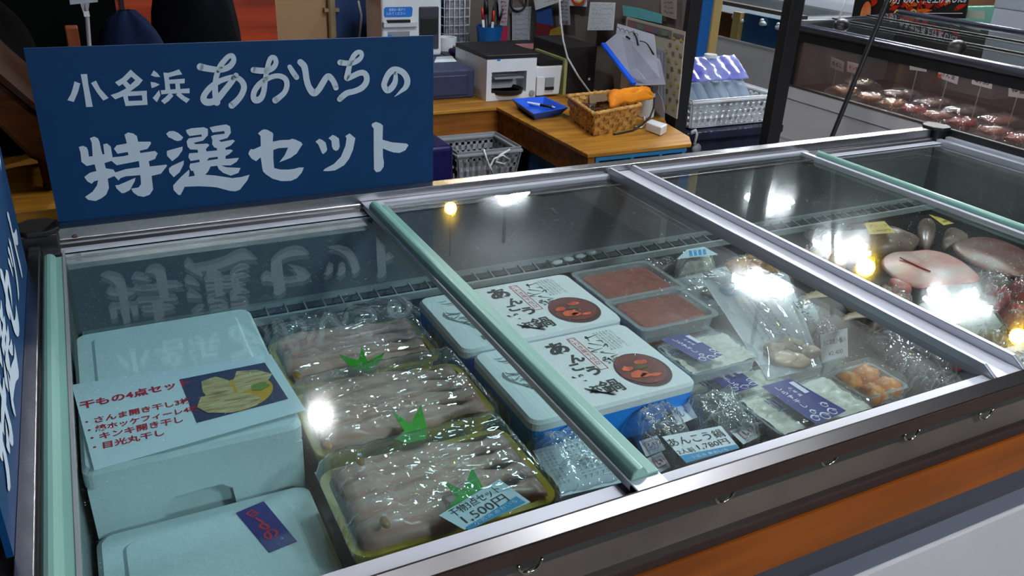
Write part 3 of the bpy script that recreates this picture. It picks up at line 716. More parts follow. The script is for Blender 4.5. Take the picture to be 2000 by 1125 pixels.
# ---- printed sheet on the back foam box
zs = zb + 0.0032
SH = thing('price_sheet', 'white paper sheet with red lettering and a food photo on the foam box', 'notice', tuple(PZ(360, 820, zs)))
qs = [PZ(u, v, zs) for u, v in ((140, 752), (529, 692), (597, 801), (184, 919))]
m = MB(); m.add([tuple(p) for p in qs], [(3, 2, 1, 0)]); m.build('paper', PAPER, SH, solid=0.0004)
m = MB(); zl = zs + 0.0006
write_px(m, '干もの4点セット', (157, 800), (373, 752), zl, 0.0165, 0, 0.035)
for s, a, b in (('・さんま開き干し3枚', (167, 831), (375, 786)), ('・縞ホッケフィーレ4枚', (172, 847), (391, 801)), ('・キンキ開き干し', (177, 863), (359, 824)), ('・目光丸干し', (182, 881), (322, 850))):
    write_px(m, s, a, b, zl, 0.0125, 0, 0.025)
m.build('red_lettering', REDINK, SH)
PHOTO_Y = pm('photo_yellow_plate', C(222, 160, 10), 0.5, var=0.15, scale=60)
PHOTO_F = ramp_mat('photo_dried_fish', [C(140, 104, 62), C(206, 172, 120), C(222, 200, 150)], 40, (1, 5, 1), 0.5, 0)
m = MB(); zp = zs + 0.0005
m.add([tuple(PZ(u, v, zp)) for u, v in ((350, 741), (517, 708), (563, 779), (384, 826))], [(3, 2, 1, 0)], 0)
def pxpoly(mb, pts, z, mi): mb.flat([(u, v) for u, v in pts], fn=lambda a, b: PZ(a, b, z), mi=mi)
c = [(465 + 68 * math.cos(t) - 8 * math.sin(t), 771 + 34 * math.sin(t) - 10 * math.cos(t)) for t in [2 * PI * k / 28 for k in range(28)]]
pxpoly(m, c, zp + 0.0002, 1)
pxpoly(m, [(393, 745), (420, 735), (445, 742), (458, 765), (440, 778), (410, 780), (396, 765)], zp + 0.0004, 2)
pxpoly(m, [(455, 745), (462, 725), (500, 722), (532, 730), (520, 748), (490, 760), (466, 768)], zp + 0.0004, 2)
pxpoly(m, [(392, 775), (440, 768), (490, 768), (512, 778), (500, 792), (450, 806), (405, 806), (385, 795)], zp + 0.0005, 2)
pxpoly(m, [(490, 752), (515, 745), (528, 752), (510, 762), (492, 762)], zp + 0.0006, 3)
m.build('food_photo', [pm('photo_navy', C(38, 44, 92), 0.5), PHOTO_Y, PHOTO_F, pm('photo_green', C(120, 140, 40), 0.5)], SH)

# ---- yellow trays of dried fish
def fishmesh(x0, x1, yc, w, zc, h, bend, seed):
    mb = MB(); n = 16; k = 10; loops = []
    for i in range(n + 1):
        t = i / n; x = x0 + (x1 - x0) * t
        wd = w * (0.35 + 0.65 * math.sin(PI * min(1, t * 1.15 + 0.12)) ** 0.7) if t < 0.86 else w * (0.32 + (t - 0.86) * 3.2)
        hh = h * (0.3 + 0.7 * math.sin(PI * min(1, t * 1.05 + 0.1)) ** 0.8) if t < 0.86 else h * 0.22
        y = yc + bend * math.sin(PI * t) + 0.004 * noise.noise((t * 4, seed, 0))
        l = []
        for j in range(k):
            a = 2 * PI * j / k
            q = 1 + 0.22 * noise.noise((t * 5, math.cos(a) * 1.5 + seed, math.sin(a) * 1.5))
            l.append((x, y + wd * 0.5 * math.cos(a) * q, zc + hh * 0.5 * math.sin(a) * q - (0.25 * h if math.sin(a) > 0.9 and 0.2 < t < 0.8 else 0)))
        loops.append(l)
    loft(mb, loops, True, True)
    return mb
def fish_tray(x0, x1, y0, y1, zt, dz, label, where, nf, seed, leaf=None):
    t = thing('fish_tray', label, 'tray', ((x0 + x1) / 2, (y0 + y1) / 2, zt - 0.034), 'yellow trays of dried fish')
    m = MB(); traymesh(m, x0, x1, y0, y1, zt - 0.034, zt, 0.009, 0.020, 0.005, 0.0025)
    m.build('yellow_tray', YELLOWP, t, smooth=False)
    def top(a, b):
        x = x0 - 0.001 + (x1 - x0 + 0.002) * a; y = y0 - 0.001 + (y1 - y0 + 0.002) * b
        e = min(a, 1 - a, b, 1 - b)
        h = 0.031 * min(1, e * 13) ** 0.6
        h += (0.0035 * noise.noise((x * 60 + seed, y * 110, 1.7)) + 0.002 * noise.noise((x * 190, y * 160 + seed, 4.0))) * min(1, e * 8)
        return Vector((x, y, zt + 0.001 + h))
    m = MB(); m.grid(top, 46, 34); creases(m, top, 46, seed, 0.0006); m.build('cling_film', [FILM, CREASE], t, smooth=True)
    yw = (y1 - y0 - 0.022) / nf
    for k in range(nf):
        yc = y1 - 0.011 - yw * (k + 0.5)
        fm = fishmesh(x0 + 0.010 + random.uniform(0, 0.008), x1 - 0.009 - random.uniform(0, 0.006), yc, yw * 1.7, zt + 0.001 + 0.004 * random.random(), 0.032, random.uniform(-0.005, 0.005), seed + k * 3.3)
        fm.solo('dried_fish', FISH, '%s split dried fish from the back in the %s yellow tray' % (ORD[k], where), 'fish', 'dried fish in the yellow trays', smooth=True)
    return t
tr = [RECT([(520, 668), (800, 625), (868, 700), (560, 768)], T - 0.098), RECT([(585, 772), (905, 700), (958, 815), (600, 905)], T - 0.090), RECT([(622, 925), (985, 832), (1090, 975), (690, 1105)], T - 0.084)]
fish_tray(*tr[0], T - 0.0965, 0, 'yellow tray of dried fish furthest from the front rail', 'back', 4, 1.0)
fish_tray(*tr[1], T - 0.090, 0, 'middle yellow tray of dried fish beside the foam boxes', 'middle', 4, 5.0)
fish_tray(*tr[2], T - 0.083, 0, 'yellow tray of dried fish nearest the front rail with a price card', 'front', 4, 9.0)
def leaf(pts, z, label):
    m = MB(); pxpoly(m, pts, z, 0); m.solo('plastic_leaf', GREENP, label, 'garnish', 'green plastic leaves on the fish', solid=0.0006)
leaf([(661, 692), (700, 704), (706, 677), (718, 706), (752, 688), (738, 712), (722, 725), (688, 722)], T - 0.074, 'green plastic leaf on the back tray of dried fish')
leaf([(764, 802), (802, 828), (822, 790), (835, 838), (832, 858), (795, 866), (770, 858), (790, 842)], T - 0.066, 'green plastic leaf on the middle tray of dried fish')
leaf([(864, 938), (905, 958), (922, 913), (945, 955), (948, 972), (905, 985), (868, 1000), (892, 972)], T - 0.060, 'green plastic leaf behind the price card on the front tray')
def soy(u, v, z, label):
    p = PZ(u, v, z); t = thing('soy_sachet', label, 'sachet', tuple(p), 'amber sachets in the fish trays')
    m = MB(); m.ell((p.x, p.y, p.z + 0.002), (0.0045, 0.009, 0.002), 10, 6); m.build('amber_body', pm('amber_soy', C(176, 112, 6), 0.2, coat=0.5), t, smooth=True)
    m = MB(); m.box(p.x + 0.0005, p.x + 0.0045, p.y + 0.008, p.y + 0.011, p.z, p.z + 0.003); m.build('cap', WHITEP, t)
soy(580, 735, T - 0.076, 'amber soy sachet at the left end of the back fish tray')
soy(640, 872, T - 0.068, 'amber soy sachet at the left end of the middle fish tray')
soy(703, 903, T - 0.062, 'amber soy sachet in the back corner of the front fish tray')
soy(752, 1024, T - 0.062, 'amber soy sachet near the front rail on the front fish tray')

def card(name, quad, z, label, lines, strip=None, tilt=0.0, group='price cards in the freezer', foot=None):
    """price card lying on goods: quad = far-left, far-right, near-right, near-left"""
    Q = [PZ(u, v, z) for u, v in quad]
    t = thing(name, label, 'price card', tuple((Q[0] + Q[2]) / 2), group)
    m = MB(); m.add([tuple(p) for p in Q], [(3, 2, 1, 0)]); m.build('card', PAPER, t, solid=0.0005)
    if strip:
        m = MB(); m.add([tuple(PZ(u, v, z + 0.0006)) for u, v in strip[0]], [(3, 2, 1, 0)]); 
        write_px(m, strip[1], strip[2], strip[3], z + 0.0010, 0.005, 1)
        m.build('blue_strip', [CYANINK, WHITEINK], t)
    m = MB()
    for s, a, b, h in lines: write_px(m, s, a, b, z + 0.0007, h, 0, 0.0)
    m.build('lettering', INK, t)
    return t
card('price_card', [(857, 1007), (975, 936), (1036, 981), (907, 1035)], T - 0.057, 'white price card with 1,500 in black on the front tray of dried fish',
     [('干物3点セット', (888, 1010), (981, 959), 0.0115), ('1,500円', (914, 1024), (998, 978), 0.0135)], ([(909, 1030), (1008, 969), (1027, 981), (915, 1036)], '小名浜 あおいち', (930, 1026), (1012, 980)))

# ---- blue foam boxes of hot pot
LIDPRINT = [INK, GREYINK, REDINK, pm('print_bowl_dark', C(78, 22, 22), 0.4, var=0.3, scale=60), pm('print_orange', C(236, 96, 6), 0.5, col2=C(190, 60, 4), scale=90), pm('print_green', C(70, 84, 24), 0.5), pm('print_broth', C(120, 42, 30), 0.4, col2=C(86, 26, 22), scale=40), pm('print_pale_blue', C(120, 170, 190), 0.5), CYANINK]
def hotpot_box(x0, x1, y0, y1, zt, zb_, label):
    t = thing('hot_pot_box', label, 'box', ((x0 + x1) / 2, (y0 + y1) / 2, zb_), 'blue and white foam hot pot boxes')
    m = MB(); loft(m, [rloop(x0 + 0.004, x1 - 0.004, y0 + 0.004, y1 - 0.004, 0.012, zb_), rloop(x0, x1, y0, y1, 0.014, zt - 0.013)], True, True); m.build('blue_base', BLUEFOAM, t)
    m = MB(); loft(m, [rloop(x0, x1, y0, y1, 0.014, zt - 0.0128), rloop(x0, x1, y0, y1, 0.014, zt - 0.004), rloop(x0 + 0.003, x1 - 0.003, y0 + 0.003, y1 - 0.003, 0.013, zt)], True, True); m.build('white_lid', FOAM, t)
    W = x1 - x0; D = y1 - y0
    M = Matrix.Translation((x0, y0, zt + 0.0003)) @ Matrix.Diagonal((W, W, 1, 1))
    d = D / W       # depth in units of the width
    m = MB()
    # big black brush characters, written downwards
    def at(x, y): return M @ Matrix.Translation((x, y, 0))
    for ch, x, y, s in (('あ', 0.475, 0.82 * d, 0.135), ('ん', 0.515, 0.635 * d, 0.095), ('こ', 0.468, 0.52 * d, 0.075), ('う', 0.535, 0.43 * d, 0.095), ('鍋', 0.540, 0.20 * d, 0.125), ('ど', 0.425, 0.37 * d, 0.08), ('ぶ', 0.440, 0.21 * d, 0.08)):
        vs, fs, gx0, gx1, gy0, gy1 = glyphs(ch, 0.05 if ch != '鍋' else 0.02); k = s / max(gx1 - gx0, gy1 - gy0)
        m.add([((v[0] - (gx0 + gx1) / 2) * k, (v[1] - (gy0 + gy1) / 2) * k, 0) for v in vs], fs, 0, at(x, y))
    for k in range(9): m.stroke([(0.40 + 0.012 * k, 0.24 * d - 0.012 * k, 0.006), (0.415 + 0.012 * k, 0.20 * d - 0.01 * k, 0.009), (0.43 + 0.01 * k, 0.15 * d, 0.002)], M, 1, 3)
    # red framed caption
    fx0, fx1, fy0, fy1 = 0.575, 0.625, 0.42 * d, 0.92 * d
    for a, b in (((fx0, fy0), (fx1, fy0)), ((fx1, fy0), (fx1, fy1)), ((fx1, fy1), (fx0, fy1)), ((fx0, fy1), (fx0, fy0))):
        m.stroke([(a[0], a[1], 0.0022), (b[0], b[1], 0.0022)], M, 2, 1)
    column(m, 'いわき風干仕立', at(0.60, 0.89 * d), 0.036, 2, 0.0, 1.25)
    # pale ink drawing of a fish and the small text columns
    rs = random.Random(4)
    for k in range(16):
        x = 0.645 + rs.random() * 0.09; y = (0.45 + 0.45 * rs.random()) * d
        m.stroke([(x, y, 0.003), (x + rs.uniform(-.03, .04), y + rs.uniform(-.02, .03), 0.007), (x + rs.uniform(-.02, .06), y + rs.uniform(-.05, .03), 0.002)], M, 1, 4)
    for k in range(6):
        column(m, ('海の幸をそのまま味わう鍋', '旬の魚と味噌の香りを込め', '野菜を入れて煮るだけです', '漁師町に伝わる鍋の味わい', '濃いめの出汁でどうぞ', 'ごゆっくりお楽しみ下さい')[k], at(0.755 + k * 0.022, 0.92 * d), 0.0155, 1, 0.0, 1.15)
    # bowl picture
    bx, by = 0.79, 0.30 * d
    m.disc((bx, by, 0.0004), 0.150, 0.215 * d * 1.12, M, 40, 3); m.disc((bx - 0.006, by + 0.012, 0.0008), 0.138, 0.19 * d * 1.1, M, 40, 6)
    for (cx, cy, rx, ry) in ((-0.05, -0.035, 0.05, 0.034), (-0.075, 0.03, 0.032, 0.022), (0.03, 0.065, 0.042, 0.02), (0.035, -0.075, 0.03, 0.014), (-0.02, -0.06, 0.03, 0.02)):
        m.disc((bx + cx, by + cy, 0.0012), rx, ry, M, 16, 4, 0.18)
    m.disc((bx + 0.005, by + 0.02, 0.0014), 0.035, 0.022, M, 14, 5, 0.3); m.disc((bx + 0.02, by + 0.01, 0.0017), 0.008, 0.006, M, 8, 5, 0.2)
    # ink landscape on the left third
    rs = random.Random(9)
    M = M @ Matrix.Translation((-0.095, 0, 0))
    m.stroke([(0.17, 0.66 * d, 0.004), (0.16, 0.60 * d, 0.012), (0.18, 0.52 * d, 0.010), (0.24, 0.40 * d, 0.006), (0.29, 0.28 * d, 0.007), (0.30, 0.20 * d, 0.004)], M, 1, 6)
    for k in range(16):
        t_ = k / 15; x = 0.17 + 0.13 * t_ + rs.uniform(-.02, .05); y = (0.66 - 0.46 * t_) * d
        m.stroke([(x, y, 0.002), (x + rs.uniform(0, .04), y + rs.uniform(-.03, .02), 0.006), (x + rs.uniform(.02, .09), y + rs.uniform(-.04, .01), 0.002)], M, 1, 3)
    m.stroke([(0.20, 0.82 * d, 0.004), (0.24, 0.80 * d, 0.007), (0.30, 0.82 * d, 0.003)], M, 1, 4); m.stroke([(0.19, 0.86 * d, 0.004), (0.215, 0.85 * d, 0.008), (0.24, 0.86 * d, 0.003)], M, 7, 4)
    m.stroke([(0.22, 0.77 * d, 0.002), (0.27, 0.775 * d, 0.004), (0.33, 0.79 * d, 0.001)], M, 4, 4)
    for k in range(6): m.stroke([(0.25, (0.18 - 0.012 * k) * d, 0.004), (0.32, (0.17 - 0.012 * k) * d, 0.007), (0.40, (0.19 - 0.01 * k) * d, 0.002)], M, 1, 4)
    # remove any vertical jump caused by the unit scale
    m.build('printed_lid_art', LIDPRINT, t)
    # label on the left side
    m = MB(); m.box(x0 - 0.001, x0 + 0.001, y0 + 0.055, y1 - 0.045, zb_ + 0.006, zt - 0.02); m.build('side_label', pm('aged_label', C(186, 190, 182), 0.7, col2=C(130, 136, 130), scale=90, stretch=(1, 1, 0.2)), t)
bf = RECT([(920, 690), (1220, 630), (1362, 745), (1040, 830)], T - 0.066)
bb = RECT([(815, 580), (1118, 533), (1203, 622), (905, 692)], T - 0.068)
hotpot_box(bb[0], bb[1], bb[2], bb[3], T - 0.068, T - 0.1262, 'blue and white hot pot box behind, touching the brown roe packs')
hotpot_box(bf[0], bf[1], bf[2], bf[3], T - 0.066, T - 0.1262, 'blue and white hot pot box in front, above the clear bags')

# ---- brown roe packs (two layers)
def roe(x0, x1, y0, y1, zt, label, low=False):
    t = thing('roe_pack', label, 'food pack', ((x0 + x1) / 2, (y0 + y1) / 2, zt - 0.026), 'clear packs of brown roe')
    m = MB(); traymesh(m, x0, x1, y0, y1, zt - 0.026, zt, 0.008, 0.012, 0.005, 0.0015); m.build('clear_tray', CLEARP, t)
    s = slab(x0 + 0.012, x1 - 0.012, y0 + 0.012, y1 - 0.012, zt - 0.023, zt - 0.003); s.build('roe', ROE, t, bevel=0.003)
    m = MB(); m.grid(lambda a, b: Vector((x0 + (x1 - x0) * a, y0 + (y1 - y0) * b, zt + 0.001 + 0.0012 * noise.noise((a * 6 + x0 * 30, b * 5, 0)))), 16, 14); m.build('film_lid', FLATFILM, t, smooth=True)
ra = RECT([(1112, 530), (1270, 508), (1348, 570), (1180, 590)], T - 0.07); rb = RECT([(1180, 588), (1325, 555), (1400, 612), (1258, 652)], T - 0.068)
for r_, z_, q in ((ra, T - 0.07, 'back'), (rb, T - 0.068, 'front')):
    roe(r_[0], r_[1], r_[2], r_[3], z_ - 0.030, 'clear pack of brown roe, lower of the %s pair' % q)
    roe(r_[0], r_[1], r_[2], r_[3], z_, 'clear pack of brown roe, upper of the %s pair' % q)

# ---- whitebait packs with navy labels
def bait(x0, x1, y0, y1, zt, label, lab, small=True, seed=0.0):
    t = thing('whitebait_pack', label, 'food pack', ((x0 + x1) / 2, (y0 + y1) / 2, zt - 0.028), 'clear packs of whitebait with navy labels')
    m = MB(); traymesh(m, x0, x1, y0, y1, zt - 0.028, zt - 0.010, 0.006, 0.012, 0.004, 0.0012); m.build('clear_tray', CLEARP, t)
    m = MB(); m.grid(lambda a, b: Vector((x0 + 0.004 + (x1 - x0 - 0.008) * a, y0 + 0.004 + (y1 - y0 - 0.008) * b, zt - 0.0095 + 0.004 * noise.noise((a * 4 + seed, b * 4, 1)) + 0.0025 * noise.noise((a * 14 + seed, b * 14, 2)))), 26, 22); m.build('whitebait', SHIRASU, t, smooth=True)
    m = MB(); loft(m, [rloop(x0 + 0.001, x1 - 0.001, y0 + 0.001, y1 - 0.001, 0.012, zt - 0.0095), rloop(x0 + 0.004, x1 - 0.004, y0 + 0.004, y1 - 0.004, 0.012, zt - 0.001), rloop(x0 + 0.009, x1 - 0.009, y0 + 0.009, y1 - 0.009, 0.012, zt)], False, True); m.build('clear_lid', CLEARL, t)
    if lab:
        Q = [PZ(u, v, zt + 0.0006) for u, v in lab]
        ex = Q[1] - Q[0]; ey = Q[0] - Q[3]
        m = MB(); m.add([tuple(p) for p in Q], [(3, 2, 1, 0)], 0)
        M = Matrix(((ex.x, ey.x, 0, Q[3].x), (ex.y, ey.y, 0, Q[3].y), (0, 0, 1, zt + 0.0010), (0, 0, 0, 1)))
        asp = ey.length / ex.length
        def cap(ch, x, y, s, mi=1, b=0.02):
            vs, fs, gx0, gx1, gy0, gy1 = glyphs(ch, b); k = s / max(gx1 - gx0, gy1 - gy0)
            m.add([((v[0] - (gx0 + gx1) / 2) * k + x, ((v[1] - (gy0 + gy1) / 2) * k) / asp + y, 0) for v in vs], fs, mi, M)
        for i, ch in enumerate('しらす干し'): cap(ch, 0.34, 0.86 - i * 0.115, 0.17)
        for i, ch in enumerate('小名浜'): cap(ch, 0.62, 0.80 - i * 0.09, 0.12)
        m.flat([(0.80, 0.92), (0.96, 0.92), (0.96, 0.62), (0.80, 0.62)], mi=1, M=M)
        for cx, cy, r in ((0.2, 0.12, 0.12), (0.5, 0.10, 0.14), (0.82, 0.14, 0.13), (0.86, 0.30, 0.10), (0.35, 0.24, 0.08)):
            pts = [(cx + r * q_ * math.cos(t_), cy + r * q_ * 0.55 * math.sin(t_), 0.018 / (1 + 0.3 * i)) for i, (t_, q_) in enumerate([(0.3, 1), (1.5, 1), (2.7, 1), (3.9, .9), (5.1, .75), (6.3, .55), (7.5, .35)])]
            m.stroke(pts, M, 1, 4)
        # pale blue logo mark beside the label
        m.stroke([(-0.42, 0.70, 0.02), (-0.42, 0.52, 0.02)], M, 0, 2); m.stroke([(-0.30, 0.72, 0.02), (-0.30, 0.50, 0.02)], M, 0, 2); m.stroke([(-0.18, 0.68, 0.02), (-0.18, 0.54, 0.02)], M, 0, 2); m.stroke([(-0.44, 0.44, 0.012), (-0.16, 0.44, 0.012)], M, 0, 2)
        m.build('navy_label', [NAVYINK, WHITEINK], t)
w1 = RECT([(1288, 660), (1415, 636), (1491, 685), (1345, 727)], T - 0.068)
w2 = RECT([(1373, 729), (1489, 701), (1549, 733), (1440, 780)], T - 0.090)
w3 = RECT([(1431, 771), (1600, 717), (1719, 782), (1547, 842)], T - 0.066)
bait(w1[0], w1[1], w1[2], w1[3], T - 0.097, 'navy-labelled whitebait pack at the bottom of the back stack', None, seed=1)
bait(w1[0], w1[1], w1[2], w1[3], T - 0.068, 'navy-labelled whitebait pack touching the front roe pack', [(1290, 662), (1342, 651), (1413, 693), (1373, 710)], seed=2)
bait(w2[0] + 0.002, w2[1] + 0.01, w2[2] - 0.02, w2[3], T - 0.096, 'navy-labelled whitebait pack lying lower between the other two', [(1373, 729), (1431, 714), (1482, 753), (1432, 768)], seed=3)
bait(w3[0], w3[1], w3[2], w3[3] - 0.003, T - 0.0955, 'navy-labelled whitebait pack at the bottom of the front stack', None, seed=4)
bait(w3[0], w3[1], w3[2], w3[3] - 0.003, T - 0.066, 'navy-labelled whitebait pack nearest the front rail', [(1487, 755), (1543, 739), (1653, 802), (1596, 830)], seed=5)

# ---- clear plastic bags with printed cards along the front
def bag(px, z, h, label, cards, seed, cat='plastic bag'):
    Q = [PZ(u, v, z) for u, v in px]
    c = (Q[0] + Q[1] + Q[2] + Q[3]) / 4
    t = thing('clear_plastic_bag', label, cat, (c.x, c.y, z), 'clear plastic bags at the front')
    def top(a, b):
        p = (Q[3] * (1 - a) + Q[2] * a) * (1 - b) + (Q[0] * (1 - a) + Q[1] * a) * b
        e = min(a, 1 - a, b, 1 - b)
        return Vector((p.x + 0.004 * noise.noise((a * 4, b * 4, seed)), p.y + 0.004 * noise.noise((a * 4, b * 4, seed + 9)), z + h * min(1, e * 5) ** 0.7 + (0.006 * noise.noise((a * 7 + seed, b * 5, 2)) + 0.004 * noise.noise((a * 18, b * 15 + seed, 5))) * min(1, e * 8)))
    m = MB(); m.grid(top, 40, 34); creases(m, top, 42, seed, 0.0007, 1, 0.22); m.build('film', [BAGFILM, CREASE], t, smooth=True)
    for nm, quad, fn in cards:
        P4 = [PZ(u, v, z + 0.008) for u, v in quad]
        m = MB(); m.add([tuple(p) for p in P4], [(3, 2, 1, 0)], 0)
        ex = P4[1] - P4[0]; ey = P4[0] - P4[3]
        M = Matrix(((ex.x, ey.x, 0, P4[3].x), (ex.y, ey.y, 0, P4[3].y), (0, 0, 1, z + 0.0086), (0, 0, 0, 1)))
        fn(m, M); m.build(nm, [PAPER, REDINK, GREYINK, INK], t)
    return t
def small_print(m, M):
    for k in range(5): column(m, 'あんこう鍋用スープ'[:9], M @ Matrix.Translation((0.52 + 0.1 * k, 0.86, 0)), 0.065, 2, 0.02, 1.25)
    for k in range(3): column(m, '小名浜港より直送品です', M @ Matrix.Translation((0.10 + 0.07 * k, 0.92, 0)), 0.05, 2, 0.0, 1.4)
def redmark(m, M):
    for a, b in (((.2, .25), (.8, .25)), ((.8, .25), (.8, .8)), ((.8, .8), (.2, .8)), ((.2, .8), (.2, .25))): m.stroke([(a[0], a[1], .012), (b[0], b[1], .012)], M, 1, 1)
    write(m, 'い', M @ Matrix.Translation((0.34, 0.36, 0)), 0.34, 0.32, 1, 0.02)
zd = T - 0.105
bag([(1022, 868), (1160, 832), (1250, 945), (1085, 985)], zd, 0.026, 'clear bag with grey printing beside the front fish tray', [('printed_card', [(1040, 880), (1150, 850), (1225, 940), (1095, 970)], small_print)], 1.0)
bag([(1216, 818), (1306, 796), (1368, 880), (1275, 925)], zd, 0.026, 'clear crinkled bag with a red mark left of the 1,780 card', [('printed_card', [(1248, 862), (1283, 850), (1300, 878), (1262, 892)], redmark), ('printed_card', [(1262, 896), (1292, 882), (1310, 912), (1285, 925)], redmark)], 4.0)
bag([(1322, 796), (1428, 770), (1500, 850), (1392, 882)], zd, 0.026, 'clear crinkled bag with a grey mark behind the 1,780 card', [('printed_card', [(1310, 800), (1345, 785), (1362, 815), (1325, 830)], lambda m, M: write(m, 'い', M @ Matrix.Translation((.3, .3, 0)), .4, .4, 2))], 7.0)
bag([(1420, 830), (1475, 815), (1515, 850), (1455, 880)], zd + 0.004, 0.022, 'small clear bag with a red mark right of the 1,780 card', [('printed_card', [(1425, 842), (1468, 824), (1490, 850), (1452, 868)], redmark)], 11.0)
card('price_card', [(1293, 853), (1408, 832), (1444, 875), (1340, 905)], T - 0.070, 'white price card with 1,780 in black on the clear bags',
     [('あんこう鍋', (1312, 873), (1419, 852), 0.0150), ('2人前', (1328, 888), (1360, 881), 0.0085), ('1,780円', (1368, 879), (1428, 866), 0.0105)], ([(1328, 890), (1437, 868), (1444, 875), (1340, 904)], '小名浜 あおいち', (1352, 896), (1424, 880)))

# ---- packs lying between the trays and the air grille
def wrapped(px, z, h, mat, label, seed, name='wrapped_pack', cat='food pack', group='film-wrapped packs at the back', amp=0.010, ns=5, bagm=None, base=None):
    Q = [PZ(u, v, z) for u, v in px]; c = (Q[0] + Q[1] + Q[2] + Q[3]) / 4
    zbot = base if base is not None else z - h
    t = thing(name, label, cat, (c.x, c.y, zbot), group)
    def body(a, b, k=1.0, lift=0.0):
        p = (Q[3] * (1 - a) + Q[2] * a) * (1 - b) + (Q[0] * (1 - a) + Q[1] * a) * b
        p = c + (p - c) * k
        e = min(a, 1 - a, b, 1 - b)
        return Vector((p.x, p.y, zbot + (z - zbot) * min(1, e * 5) ** 0.5 + lift + amp * noise.noise((a * ns + seed, b * ns, seed)) * min(1, e * 6)))
    m = MB(); m.grid(lambda a, b: body(a, b, 0.94), 28, 22); m.build('contents', mat, t, smooth=True)
    ft = lambda a, b: body(a, b, 1.0, 0.004) + Vector((0, 0, 0.003 * noise.noise((a * 22, b * 19, seed)) * min(1, min(a, 1 - a, b, 1 - b) * 8)))
    m = MB(); m.grid(ft, 34, 28); creases(m, ft, 26, seed, 0.0006, 1, 0.2); m.build('film', [bagm or FILM, CREASE], t, smooth=True)
    return t
ZF = T - 0.1692
wrapped([(508, 628), (650, 598), (690, 625), (535, 668)], T - 0.140, 0.03, DARKPACK, 'film-wrapped pack of brown fillets left of the back fish tray', 1.0, base=ZF)
wrapped([(650, 598), (800, 572), (850, 612), (690, 630)], T - 0.140, 0.03, DARKPACK, 'film-wrapped pack of dark fillets touching the back hot pot box', 2.0, base=ZF)
wrapped([(1195, 522), (1318, 497), (1332, 512), (1235, 538)], T - 0.150, 0.02, DARKPACK, 'dark film-wrapped pack behind the brown roe packs', 3.0, base=ZF)
# frost lumps on the grille
for k, (u, v) in enumerate([(1088, 512), (1110, 506), (1133, 500), (1155, 494)]):
    p = PZ(u, v, T - 0.146); m = MB(); m.ell(p, (0.012, 0.007, 0.004), 12, 7, jit=0.3, seed=k)
    m.solo('ice_lump', pm('frost', C(214, 224, 226), 0.4, var=0.05), '%s white ice lump from the left on the air grille' % ORD[k], 'ice', 'ice lumps on the air grille', smooth=True)

# ---- shellfish pouches and fish in the right half
def pouch(px, zf, zn, label, seed, shells, art, shellmat=SCALLOP):
    """flat clear pouch, far edge at zf and near edge at zn, with shellfish inside"""
    Q = [PZ(px[0][0], px[0][1], zf), PZ(px[1][0], px[1][1], zf), PZ(px[2][0], px[2][1], zn), PZ(px[3][0], px[3][1], zn)]
    c = (Q[0] + Q[1] + Q[2] + Q[3]) / 4
    t = thing('shellfish_pouch', label, 'food pack', (c.x, c.y, ZF), 'shellfish pouches')
    def at(a, b, l=0.0):
        p = (Q[3] * (1 - a) + Q[2] * a) * (1 - b) + (Q[0] * (1 - a) + Q[1] * a) * b
        return Vector((p.x, p.y, p.z + l))
    m = MB(); m.grid(lambda a, b: at(a, b, 0.003 * noise.noise((a * 4, b * 4, seed))), 14, 16); m.build('pouch_back', pane('pouch_back_sheet', (0.75, 0.8, 0.82, 1), crinkle=0.2, cscale=20, milk=0.85, milkcol=C(226, 232, 236)), t, smooth=True)
    m = MB()
    for a, b, r in shells: m.ell(at(a, b, 0.006), (r, r * 0.9, 0.007), 16, 9, jit=0.25, seed=a * 9)
    m.build('shellfish', shellmat, t, smooth=True)
    ft = lambda a, b: at(a, b, 0.004 + 0.012 * min(1, min(a, 1 - a, b, 1 - b) * 5) + 0.003 * noise.noise((a * 9 + seed, b * 9, 2)))
    m = MB(); m.grid(ft, 30, 34); creases(m, ft, 30, seed, 0.0006, 1, 0.2); m.build('clear_front', [FLATFILM, CREASE], t, smooth=True)
    m = MB()
    ex = Q[1] - Q[0]; ey = Q[0] - Q[3]; n = ex.cross(ey).normalized()
    M = Matrix(((ex.x, ey.x, n.x, Q[3].x), (ex.y, ey.y, n.y, Q[3].y), (ex.z, ey.z, n.z, Q[3].z + 0.0055), (0, 0, 0, 1)))
    art(m, M); m.build('printing', [INK, GREYINK, CYANINK, PAPER], t)
    return t
def art_main(m, M):
    column(m, 'ほたて貝柱', M @ Matrix.Translation((0.80, 0.60, 0)), 0.085, 0, 0.02, 1.15)
    for k in range(5): column(m, '新鮮な貝をそのまま急速冷凍しました', M @ Matrix.Translation((0.18 + 0.07 * k, 0.74, 0)), 0.03, 1, 0.0, 1.15)
    m.stroke([(0.1, 0.86, .012), (0.16, 0.82, .02), (0.24, 0.85, .008)], M, 2, 5); m.stroke([(0.12, 0.80, .006), (0.2, 0.78, .012), (0.28, 0.8, .005)], M, 2, 5)
def art_back(m, M):
    column(m, '貝', M @ Matrix.Translation((0.62, 0.85, 0)), 0.16, 0, 0.02)
    for k in range(14): m.flat([(0.55 + 0.02 * k, 0.12), (0.55 + 0.02 * k + (0.006 if k % 3 else 0.011), 0.12), (0.55 + 0.02 * k + (0.006 if k % 3 else 0.011), 0.24), (0.55 + 0.02 * k, 0.24)], mi=0, M=M)
pouch([(1290, 552), (1418, 520), (1470, 600), (1372, 622)], T - 0.118, T - 0.122, 'grey shellfish pouch with a barcode beside the roe packs', 3.0, [(0.5, 0.45, 0.018), (0.7, 0.55, 0.015)], art_back)
